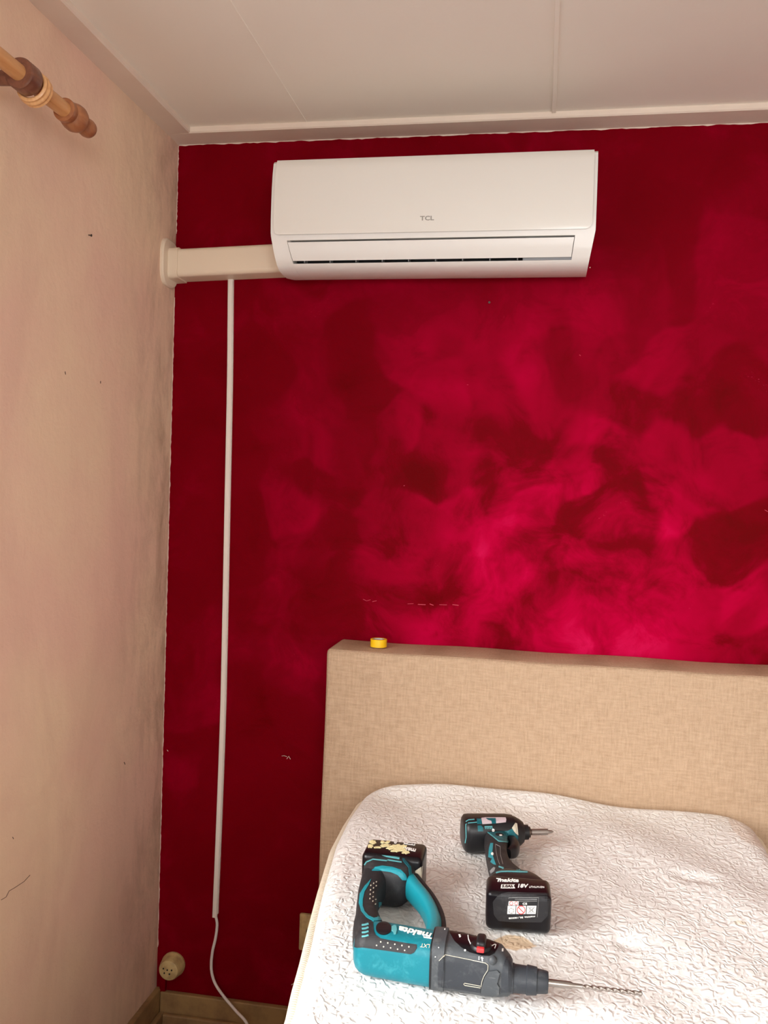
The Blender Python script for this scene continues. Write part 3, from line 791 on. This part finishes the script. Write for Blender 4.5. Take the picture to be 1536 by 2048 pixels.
S = [secx(.8605, -1.0635, -.993, .7665, .8365, 4), secx(.878, -1.0645, -.993, .7665, .8370, 4), secx(.879, -1.0625, -.995, .7675, .8345, 3.6),
     secx(.90, -1.063, -.997, .768, .8345, 3.5), secx(.935, -1.067, -1.008, .769, .8345, 3.5), secx(.955, -1.069, -1.018, .772, .834, 3.2), secx(.966, -1.070, -1.026, .775, .826, 2.8), secx(.971, -1.068, -1.03, .779, .820, 2.4)]
loft(bm, S, 48); gear = make('gear_housing', bm, M_grey, rh, 50)
bm = bmesh.new(); loft(bm, [secx(.8585, -1.064, -.993, .7664, .8362, 3.8), secx(.8612, -1.064, -.993, .7664, .8362, 3.8)], 48); make('seam_ring', bm, M_blk, rh, 50)
ca = Vector((.968, -1.0495, .7975)); cx = Vector((1, -.0, 0))
bm = bmesh.new(); lathe(bm, [(0, .0190), (.005, .0192), (.006, .0182), (.022, .0176), (.023, .0190), (.024, .0190), (.036, .0176), (.037, .0158), (.049, .0144), (.0515, .0132), (.052, .007)], ca, cx, 40); chuck = make('chuck', bm, M_greyd, rh, 35)
bm = bmesh.new(); b0 = ca+Vector((.051, 0, 0))
lathe(bm, [(0, .0048), (.030, .0048), (.034, .0032), (.046, .0030)], b0, (1, .01, -.0), 16)
n = 10; L0, L1 = .044, .120; V = []
for i in range(91):
    t = i/90; a = t*2*math.pi*4.2; c_ = b0+Vector((L0+(L1-L0)*t, (L0+(L1-L0)*t)*.01, 0)); rg = []
    for k in range(12):
        b = 2*math.pi*k/12; r = .0031*(1-.42*abs(math.cos(b-a))**3)
        rg.append(bm.verts.new(c_+Vector((0, math.cos(b)*r, math.sin(b)*r))))
    V.append(rg)
for A, B in zip(V, V[1:]):
    for k in range(12): bm.faces.new((A[k], A[(k+1) % 12], B[(k+1) % 12], B[k]))
bm.faces.new(V[0][::-1]); bm.faces.new(V[-1])
lathe(bm, [(0, .0032), (.003, .0034), (.0045, .001)], b0+Vector((L1, L1*.01, 0)), (1, 0, 0), 12)
make('drill_bit', bm, M_steel, rh, 50)
# grip, sweeping from the housing back to the battery shoe
def sweep(bm, pts, hw, hz, ex=3, n=28, k=5):
    P_ = smooth_path([p[:3] for p in pts], k); m = len(P_); S = []
    for i, p in enumerate(P_):
        t = (P_[min(i+1, m-1)]-P_[max(i-1, 0)]); t.z = 0; t.normalize(); s = Vector((t.y, -t.x, 0)); f = i/(m-1)*(len(hw)-1); a = min(int(f), len(hw)-2); f -= a
        S.append((p, s, Z_, hw[a]*(1-f)+hw[a+1]*f, hz[a]*(1-f)+hz[a+1]*f, ex))
    return loft(bm, S, n)
bm = bmesh.new()
sweep(bm, [(.772, -1.02, .798), (.758, -.985, .799), (.747, -.94, .799), (.738, -.89, .799), (.735, -.85, .799), (.736, -.80, .800)], [.028, .0235, .0175, .0165, .019, .024], [.031, .031, .026, .025, .028, .031])
grip = make('grip', bm, M_rub, rh, 50)
bm = bmesh.new()   # front bow joining shoe and housing
sweep(bm, [(.786, -.792, .800), (.806, -.828, .800), (.828, -.868, .800), (.845, -.915, .800), (.853, -.96, .800), (.853, -1.01, .800)], [.012, .0115, .011, .011, .0125, .014], [.021, .020, .019, .019, .022, .026], 2.8)
bow = make('handle_bow', bm, M_tealc, rh, 50)
bm = bmesh.new()
sweep(bm, [(.797, -.783, .797), (.817, -.820, .797), (.839, -.862, .797), (.857, -.912, .797), (.865, -.96, .797), (.866, -.998, .797)], [.008, .0075, .007, .0065, .0065, .005], [.0185, .018, .017, .017, .019, .020], 3)
make('bow_rubber', bm, M_rub, bow, 50)
bm = bmesh.new(); sweep(bm, [(.771, -.995, .797), (.767, -.97, .797), (.763, -.945, .797)], [.0085, .0095, .007], [.013, .014, .011], 3.2); make('trigger', bm, M_blk, rh, 50)
bm = bmesh.new()   # battery shoe
sh = [(-.826, .728, .780, .772, .822), (-.820, .717, .790, .768, .831), (-.805, .713, .797, .768, .835), (-.79, .711, .800, .768, .8365), (-.772, .710, .803, .768, .837), (-.765, .712, .800, .769, .836)]
loft(bm, [(((a+b)/2, y, (c_+d)/2), X_, Z_, (b-a)/2, (d-c_)/2, 4) for y, a, b, c_, d in sh], 44); shoe = make('battery_shoe', bm, M_rub, rh, 50)
def battery(x0, x1, y0, y1, z0, z1, name, par, gl=True):
    bm = bmesh.new(); box(bm, x0, x1, y0, y1, z0, z1, .009, 4); return make(name, bm, M_gloss, par, 40)
bat = battery(.7065, .811, -.788, -.716, .767, .8395, 'battery', rh)
# mode knob on the gear housing
kp = un(963, 1880, 2, .842); D = Drape(gear)
kc = Vector((.9335, -1.034, .833))
bm = bmesh.new(); za = un(878, 1900, 2, .836)
zc = Z(840, 1820, 5.689); za_ = Z(690, 1650, 6.98); zb = Z(690, 1780, 7.314)
D.poly(bm, zc([(322, 195), (400, 232), (640, 275), (760, 300), (860, 345), (905, 360), (890, 420), (850, 490), (790, 522), (700, 518), (560, 480), (470, 425), (390, 350), (345, 270)]), .0006, 3)
plate = make('selector_plate', bm, M_gloss, gear, 0)
D2 = Drape(gear)
bm = bmesh.new(); D2.line(bm, zc([(545, 290), (552, 340), (575, 390), (610, 430), (650, 455)]), 1.6, .0011); D2.line(bm, zc([(800, 420), (850, 395), (865, 400), (850, 440)]), 1.4, .0011)
D2.ell(bm, *zc([(453, 300)])[0], 1.6, 3.0, th=.0011, n=10, step=2); D2.line(bm, zc([(440, 285), (465, 310)]), 1.4, .0011); D2.ell(bm, *zc([(513, 461)])[0], 2.0, 1.7, th=.0011, n=10, step=2)
D2.line(bm, zc([(672, 530), (672, 568)]), 1.6, .0008); D2.line(bm, zc([(705, 535), (712, 585)]), 2.0, .0008); D2.line(bm, zc([(692, 545), (722, 550)]), 1.4, .0008); D2.line(bm, zc([(940, 440), (938, 470)]), 2.6, .0008)
make('mode_symbol', bm, M_wht, gear, 0)
kr = Matrix.Rotation(math.radians(0), 3, 'Z')
kb = D.hit(962, 1896)[0]
bm = bmesh.new(); lathe(bm, [(0, .0150), (.003, .0148), (.005, .013)], kb+Vector((0, .004, -.001)), (0, 0, 1), 30); knob = make('mode_knob', bm, M_blk, rh, 40)
bm = bmesh.new(); box(bm, kb.x-.0065, kb.x+.0065, kb.y-.011, kb.y+.018, kb.z+.002, kb.z+.013, .004, 3); make('knob_bar', bm, M_blk, knob, 40)
bm = bmesh.new(); box(bm, kb.x-.0052, kb.x+.0052, kb.y-.0165, kb.y-.009, kb.z+.001, kb.z+.0075, .0015, 2); tag(make('lock_button', bm, M_redp, knob, 40), 'small red lock button')
# recessed dark side panel and cream seam of the gear housing
bm = bmesh.new(); D.poly(bm, zc([(215, 580), (290, 515), (745, 610), (772, 640), (765, 690), (728, 745), (705, 800), (690, 880), (690, 940), (450, 905), (205, 875), (200, 700)]), .0007, 4); make('side_panel', bm, M_greyd, gear, 0)
D3 = Drape(gear); bm = bmesh.new()
D3.line(bm, zc([(218, 575), (285, 508), (520, 555), (745, 602), (775, 625), (772, 680), (730, 745), (708, 800), (695, 870)]), .9, .0014); D3.line(bm, zc([(690, 882), (510, 852), (498, 838), (510, 828), (690, 862)]), .7, .0014)
make('worn_seam_line', bm, M_lbl, gear, 0)
bm = bmesh.new(); D.poly(bm, zc([(700, 880), (740, 760), (790, 690), (880, 680), (910, 710), (880, 830), (905, 870), (900, 950), (830, 968), (700, 945)]), .0028, 4); make('casting_boss', bm, M_grey, gear, 30)
bm = bmesh.new(); D.poly(bm, zc([(945, 640), (975, 545), (1025, 510), (1040, 560), (1042, 900), (1030, 935), (925, 935), (925, 760)]), .0007, 4); make('front_recess', bm, M_greyd, gear, 0)
bm = bmesh.new(); p_ = D.hit(985, 1920)[0]; bmesh.ops.create_uvsphere(bm, u_segments=16, v_segments=10, radius=.0062, matrix=Matrix.Translation(p_)); make('stop_nub', bm, M_grey, gear, 60)
bm = bmesh.new()
bm.free()
for pt in ((285, 160), (283, 220), (212, 428), (175, 532)):
    bm = bmesh.new(); D.ell(bm, *zc([pt])[0], 1.1, 1.1, th=.0008, n=8, step=2); make('pin_dot', bm, M_wht, gear, 0)
# rubber inlays on the motor housing
D = Drape(housing, grip, shoe, bow)
DH = Drape(housing, grip)
bm = bmesh.new(); DH.poly(bm, zb([(140, 835), (150, 700), (130, 560), (150, 420), (300, 430), (405, 470), (420, 600), (450, 660), (520, 710), (700, 745), (900, 780), (1050, 800), (1050, 850), (1010, 915), (960, 938), (700, 900), (420, 862), (260, 840), (180, 845)]), .0008, 4); inl = make('rubber_inlay', bm, M_rub, housing, 0)
DI = Drape(housing, grip)
bm = bmesh.new(); DI.ell(bm, *zb([(565, 565)])[0], 15.5, 13, th=.0012, n=28, step=4); make('brush_cap', bm, M_blk, housing, 0)
bm = bmesh.new(); DI.poly(bm, zb([(680, 540), (720, 520), (750, 530), (760, 580), (745, 650), (715, 655), (705, 610), (680, 600)]), .0011, 3); make('cap_latch', bm, M_teall, housing, 0)
bm = bmesh.new()
for pt in ((525, 762), (628, 778), (731, 797), (835, 815), (937, 835), (465, 810), (567, 830), (670, 847), (772, 866), (875, 883)):
    bm = bmesh.new(); DI.ell(bm, *zb([pt])[0], 1.4, 1.5, th=.0014, n=8, step=2); make('grip_dot', bm, M_lbl, housing, 0)
for pt in ((437, 795), (400, 815), (360, 845), (435, 850), (397, 880), (356, 908), (395, 940), (352, 968), (392, 1003), (348, 1028), (428, 1040), (388, 1064), (425, 1105)):
    bm = bmesh.new(); DI.ell(bm, *za_([pt])[0], 1.1, 1.2, th=.0008, n=8, step=2); make('grip_dot', bm, M_lbl, grip, 0)
bm = bmesh.new()
for k in range(4):
    y = 505+k*55; DI.line(bm, zb([(250, y+15), (300, y+10), (345, y-5)]), 3.2, .0012); 
make('vent_slot', bm, M_teall, housing, 0)
bm = bmesh.new(); DI.text(bm, 'makita', zb([(1275, 640)])[0], (-66, -15), (-1.5, 10.5), .25, .025, .0009); DI.line(bm, zb([(1275, 712), (1150, 690), (1150, 660)]), 1.5, .0009); make('brand_lettering', bm, M_wht, housing, 0)
bm = bmesh.new(); DI.text(bm, 'LXT', zb([(1245, 800)])[0], (-19, -2), (-.8, 7), .1, 0, .0009); make('series_lettering', bm, M_lbl, housing, 0)
# teal frame line around the grip rubber
DG = Drape(grip, housing); bm = bmesh.new()
DG.poly(bm, za_([(365, 755), (330, 840), (275, 930), (250, 1040), (248, 1130), (275, 1210), (330, 1270), (400, 1300), (450, 1290), (470, 1240), (470, 1080), (505, 1075), (500, 1330), (400, 1345), (300, 1290), (225, 1200), (195, 1090), (210, 960), (270, 860)]), .0008, 3); make('grip_frame', bm, M_tealc, grip, 0)
# details of the shoe
DS = Drape(shoe, grip); bm = bmesh.new()
DS.poly(bm, za_([(375, 635), (420, 590), (520, 572), (660, 590), (780, 630), (840, 690), (870, 770), (800, 770), (735, 700), (640, 660), (500, 640)]), .0010, 3); make('shoe_crescent', bm, M_tealc, shoe, 0)
bm = bmesh.new(); DS.line(bm, za_([(300, 450), (370, 385), (450, 372), (620, 395), (800, 425), (825, 500), (900, 590), (915, 740)]), 4.5, .0012); make('shoe_rim', bm, M_teald, shoe, 0)
bm = bmesh.new(); DS.line(bm, za_([(245, 600), (300, 520), (390, 480), (580, 500), (600, 490), (790, 520)]), 1.4, .0010); DS.ell(bm, *za_([(443, 415)])[0], 2.8, 2.6, th=.0016, n=12, step=2); DS.line(bm, za_([(490, 420), (620, 445), (760, 470)]), 2.4, .0015); make('shoe_marking', bm, M_teall, shoe, 0)
# battery printing
DB = Drape(bat); bm = bmesh.new()
DB.text(bm, 'makita', za_([(995, 335)])[0], (-37, -7), (-.6, 8.0), .25, .03, .0005)
DB.poly(bm, za_([(815, 215), (990, 243), (975, 285), (820, 262), (800, 240)]), .0004, 3)
DB.text(bm, '18V', za_([(760, 215)])[0], (-19, -2.8), (0, 7.5), .2, .02, .0005)
DB.text(bm, 'LITHIUM-ION', za_([(620, 185)])[0], (-31, -4), (0, 3.4), 0, 0, .0005); make('battery_lettering', bm, M_wht, bat, 0)
bm = bmesh.new(); DB.text(bm, '5.0Ah', za_([(972, 250)])[0], (-20, -3.2), (0, 4.4), .1, .02, .0008); make('capacity_lettering', bm, M_gloss, bat, 0)
bm = bmesh.new(); random.seed(3)
for (cx_, cy_, rx_, ry_) in ((385, 245, 60, 26), (350, 300, 40, 22), (450, 315, 50, 12), (560, 235, 60, 22), (560, 290, 70, 22), (640, 330, 60, 20), (730, 300, 90, 30), (780, 345, 90, 26), (850, 385, 60, 22), (700, 360, 60, 20), (820, 300, 40, 20)):
    po = []
    for i in range(16):
        a = 2*math.pi*i/16; k = random.uniform(.6, 1.25); po.append((cx_+rx_*k*math.cos(a), cy_+ry_*k*math.sin(a)))
    DB.poly(bm, za_(po), random.uniform(.0007, .0012), 3)
make('plaster_crust', bm, M_dust, bat, 0)['kind'] = 'stuff'
bm = bmesh.new(); DB.poly(bm, za_([(950, 660), (1082, 572), (1072, 740), (955, 805)]), .0004, 4); make('side_label', bm, M_lbl, bat, 0)

# ------------------------------------------------------------------ impact driver
im = thing('impact_driver', (.95, -.70, MZ), 'small black and teal cordless impact driver lying behind the larger hammer tool', 'power tool')
a0 = Vector((.8590, -.5475, .7995)); a1 = Vector((1.0350, -.5010, .802)); ad = (a1-a0).normalized(); sd = Vector((-ad.y, ad.x, 0)).normalized(); ud = ad.cross(sd)
def asec(t, h, hz, ex=2.5, dz=0): return (a0+ad*t+Vector((0, 0, dz)), sd, ud, h, hz, ex)
bm = bmesh.new()
loft(bm, [asec(-.001, .022, .022, 3), asec(.001, .029, .028, 3), asec(.005, .0335, .0325, 3), asec(.012, .0345, .0335, 3), asec(.045, .0345, .0335, 2.8), asec(.085, .0345, .0335, 2.5), asec(.098, .0325, .032, 2.3)], 44)
mh = make('motor_housing', bm, M_blk, im, 50)
bm = bmesh.new(); loft(bm, [asec(.088, .0335, .033, 2.3), asec(.096, .033, .032, 2.2), asec(.104, .030, .0295, 2), asec(.113, .0245, .0245, 2), asec(.119, .0195, .0195, 2), asec(.1195, .0145, .0145, 2), asec(.129, .0140, .0140, 2), asec(.1300, .0115, .0115, 2)], 40)
hc = make('hammer_case', bm, M_blk, im, 40)
bm = bmesh.new(); lathe(bm, [(0, .0105), (.004, .0105), (.0045, .0055), (.0085, .0055)], a0+ad*.129, ad, 24); make('bit_collar', bm, M_steeld, im, 40)
bm = bmesh.new(); lathe(bm, [(0, .0060), (.0325, .0060), (.033, .0034), (.040, .0030), (.0445, .0004)], a0+ad*.136, ad, 18); make('bit_holder', bm, M_steel, im, 40)
bm = bmesh.new(); sweep(bm, [(.924, -.545, .797), (.926, -.585, .797), (.928, -.625, .797), (.934, -.67, .797), (.944, -.715, .798), (.957, -.76, .798)], [.022, .0225, .0195, .0195, .022, .031], [.020, .021, .020, .020, .024, .030], 3)
ig = make('grip', bm, M_rub, im, 50)
bm = bmesh.new(); sweep(bm, [(.953, -.563, .796), (.960, -.585, .796), (.958, -.605, .796), (.950, -.618, .796)], [.011, .010, .009, .006], [.014, .0135, .0125, .009], 2.6); make('trigger', bm, M_blk, im, 50)
rb_ = Matrix.Rotation(math.radians(3), 3, 'Z'); pv = (.973, -.83, .8)
bm = bmesh.new(); ft = [(-.838, .926, 1.018, .768, .831), (-.800, .922, 1.020, .767, .8345), (-.782, .930, 1.008, .768, .834), (-.765, .938, .998, .771, .830), (-.755, .944, .990, .775, .825)]
loft(bm, [(((a+b)/2, y, (c_+d)/2), X_, Z_, (b-a)/2, (d-c_)/2, 5) for y, a, b, c_, d in ft], 40); ish = make('battery_shoe', bm, M_blk, im, 50)
bm = bmesh.new(); t = bmesh.new(); box(t, .9215, 1.0235, -.872, -.812, .767, .8385, .0095, 4, rb_, pv)
for v in t.verts:   # underside leans, text side slopes down towards it
    k = (v.co.z-.767)/.0715
    if v.co.y < -.84: v.co.y += (1-k)*.014
    if v.co.z > .82 and v.co.y < -.85: v.co.z -= .004
merge(bm, t); ib = make('battery', bm, M_gloss, im, 40)
z5 = Z(950, 1710, 9.035); z4 = Z(910, 1620, 7.314)
DB = Drape(ib); bm = bmesh.new()
DB.poly(bm, z5([(400, 745), (480, 700), (600, 672), (1330, 690), (1345, 800), (1310, 1100), (1200, 1215), (700, 1215), (420, 1190), (340, 1080), (320, 850)]), .0004, 5); sf = make('battery_underside', bm, M_rub, ib, 0)
bm = bmesh.new()
DB.text(bm, 'makita', z5([(405, 482)])[0], (43, .8), (0, -6.8), .2, .035, .0005); DB.line(bm, z5([(385, 425), (470, 432)]), 1.2, .0005)
DB.poly(bm, z5([(475, 535), (720, 535), (700, 560), (725, 602), (465, 602)]), .0004, 3)
DB.text(bm, '18V', z5([(775, 590)])[0], (21, .3), (0, -7.2), .15, .03, .0005)
DB.text(bm, 'LITHIUM-ION', z5([(980, 592)])[0], (30, .4), (0, -3.2), 0, 0, .0005)
make('battery_lettering', bm, M_wht, ib, 0)
bm = bmesh.new(); DB.text(bm, '5.0Ah', z5([(485, 592)])[0], (22, .1), (0, -5.2), .1, .03, .0008); make('capacity_lettering', bm, M_gloss, ib, 0)
bm = bmesh.new()
DB.line(bm, z5([(610, 790), (610, 770), (1150, 770), (1125, 1120)]), .8, .0007)
for y in (800, 830): DB.line(bm, z5([(720, y), (1120, y)]), .9, .0007)
make('label_frame', bm, M_grp, ib, 0)
bm = bmesh.new()
for P4 in ([(610, 832), (790, 832), (785, 905), (602, 905)], [(592, 915), (735, 915), (728, 1062), (582, 1062)], [(748, 915), (925, 915), (915, 1062), (740, 1062)], [(940, 915), (1110, 915), (1095, 1062), (930, 1062)]): DB.poly(bm, z5(P4), .0006, 4)
DB.text(bm, 'makita BL1850B', z5([(1085, 1095)])[0], (-53, 3.5), (0, 3.2), 0, .02, .0007)
DB.text(bm, 'CE', z5([(860, 895)])[0], (9, 0), (0, -4), 0, .02, .0007)
make('warning_label', bm, M_wht, ib, 0)
bm = bmesh.new()
def ringl(cx_, cy_, r, w): DB.line(bm, z5([(cx_+r*math.cos(2*math.pi*i/20), cy_+r*1.0*math.sin(2*math.pi*i/20)) for i in range(21)]), w, .0010)
ringl(832, 988, 72, 1.3); DB.line(bm, z5([(785, 940), (880, 1038)]), 1.3, .0010); ringl(655, 868, 30, .8); ringl(745, 868, 28, .8)
make('prohibition_symbol', bm, M_redp, ib, 0)
bm = bmesh.new(); DB.line(bm, z5([(960, 935), (1080, 1045)]), .8, .0010); DB.line(bm, z5([(1080, 935), (955, 1045)]), .8, .0010)
DB.line(bm, z5([(985, 945), (1050, 945), (1035, 1030), (995, 1030), (985, 945)]), .8, .0010)
make('waste_symbol', bm, M_grp, ib, 0); bm = bmesh.new()
for i in range(6):
    a = i*math.pi/3; DB.line(bm, z5([(655+50*math.cos(a), 1000+50*math.sin(a)), (655+50*math.cos(a+.8), 1000+50*math.sin(a+.8)), (655+28*math.cos(a+.4), 1000+28*math.sin(a+.4))]), .8, .0010)
make('recycling_symbol', bm, M_grp, ib, 0)
# driver trims
DI = Drape(mh, hc, ig); bm = bmesh.new()
DI.poly(bm, z4([(385, 118), (450, 108), (740, 110), (750, 140), (745, 180), (640, 192), (400, 208)]), .0005, 3); pk = make('worn_label', bm, M_pink, mh, 0)
bm = bmesh.new(); DI.poly(bm, z4([(450, 122), (595, 122), (600, 200), (540, 202), (530, 160), (480, 145)]), .0009, 3)
DI.poly(bm, z4([(480, 330), (600, 322), (770, 305), (830, 275), (870, 330), (922, 385), (915, 500), (850, 470), (760, 470), (640, 455), (560, 400)]), .0009, 3)
DI.poly(bm, z4([(315, 125), (385, 130), (392, 205), (325, 205)]), .0006, 3); DI.poly(bm, z4([(330, 230), (380, 225), (412, 260), (412, 312), (335, 312)]), .0006, 3)
make('teal_panel', bm, M_teald, mh, 0)
bm = bmesh.new(); DI.line(bm, z4([(150, 485), (165, 400), (160, 210), (200, 192), (320, 180)]), 1.4, .0007); DI.line(bm, z4([(160, 170), (200, 145), (285, 138)]), 1.6, .0007); DI.line(bm, z4([(480, 330), (640, 458), (770, 472)]), 1.1, .0013)
for k in range(5): DI.line(bm, z4([(440+k*24, 245), (448+k*24, 278)]), 1.5, .0007)
DI.line(bm, z4([(432, 243), (545, 240)]), 1.2, .0007); make('seam_line', bm, M_teall, mh, 0)
bm = bmesh.new(); DI.poly(bm, z4([(832, 262), (880, 190), (905, 200), (922, 370), (890, 345), (860, 310)]), .0011, 3); make('pale_patch', bm, M_lbl, hc, 0)
bm = bmesh.new(); DI.ell(bm, *z4([(648, 366)])[0], 8, 3.2, .1, th=.0013, n=16, step=2); make('screw_well', bm, M_hole, mh, 0)
bm = bmesh.new(); DI.ell(bm, *z4([(668, 378)])[0], 3, 1.5, .1, th=.0016, n=10, step=2); DI.ell(bm, *z4([(560, 300)])[0], 2.6, 3.6, -.3, th=.0012, n=10, step=2); make('screw_and_glint', bm, M_wht, mh, 0)  # first ellipse is a highlight painted into the screw well
DG = Drape(ig); bm = bmesh.new(); DG.poly(bm, z4([(520, 487), (560, 487), (545, 640), (575, 730), (602, 803), (565, 795), (520, 762), (545, 712), (490, 690), (500, 560)]), .0007, 3); make('grip_stripe', bm, M_tealc, ig, 0)
bm = bmesh.new(); DG.ell(bm, *z4([(548, 645)])[0], 2.6, 2.6, th=.0012, n=10, step=2); make('screw_and_glint', bm, M_wht, ig, 0)
bm = bmesh.new(); DG.line(bm, z4([(590, 500), (600, 600), (625, 720), (655, 800)]), .7, .0006); DG.line(bm, z4([(600, 505), (660, 535), (665, 660), (700, 790)]), .7, .0006); make('grip_groove', bm, M_grp, ig, 0)
DS = Drape(ish, ib, ig); bm = bmesh.new(); DS.line(bm, z5([(380, 322), (470, 300), (600, 296), (950, 305), (972, 240)]), 2.0, .0008); DS.line(bm, z5([(750, 270), (880, 265), (940, 250)]), 2.4, .0008); DS.line(bm, z5([(430, 210), (520, 240)]), 2.4, .0008); make('shoe_trim', bm, M_teall, ish, 0)
bm = bmesh.new(); DS.poly(bm, z5([(270, 290), (340, 220), (372, 235), (350, 290), (290, 340)]), .0007, 3); make('shoe_mark', bm, M_grp, ish, 0)
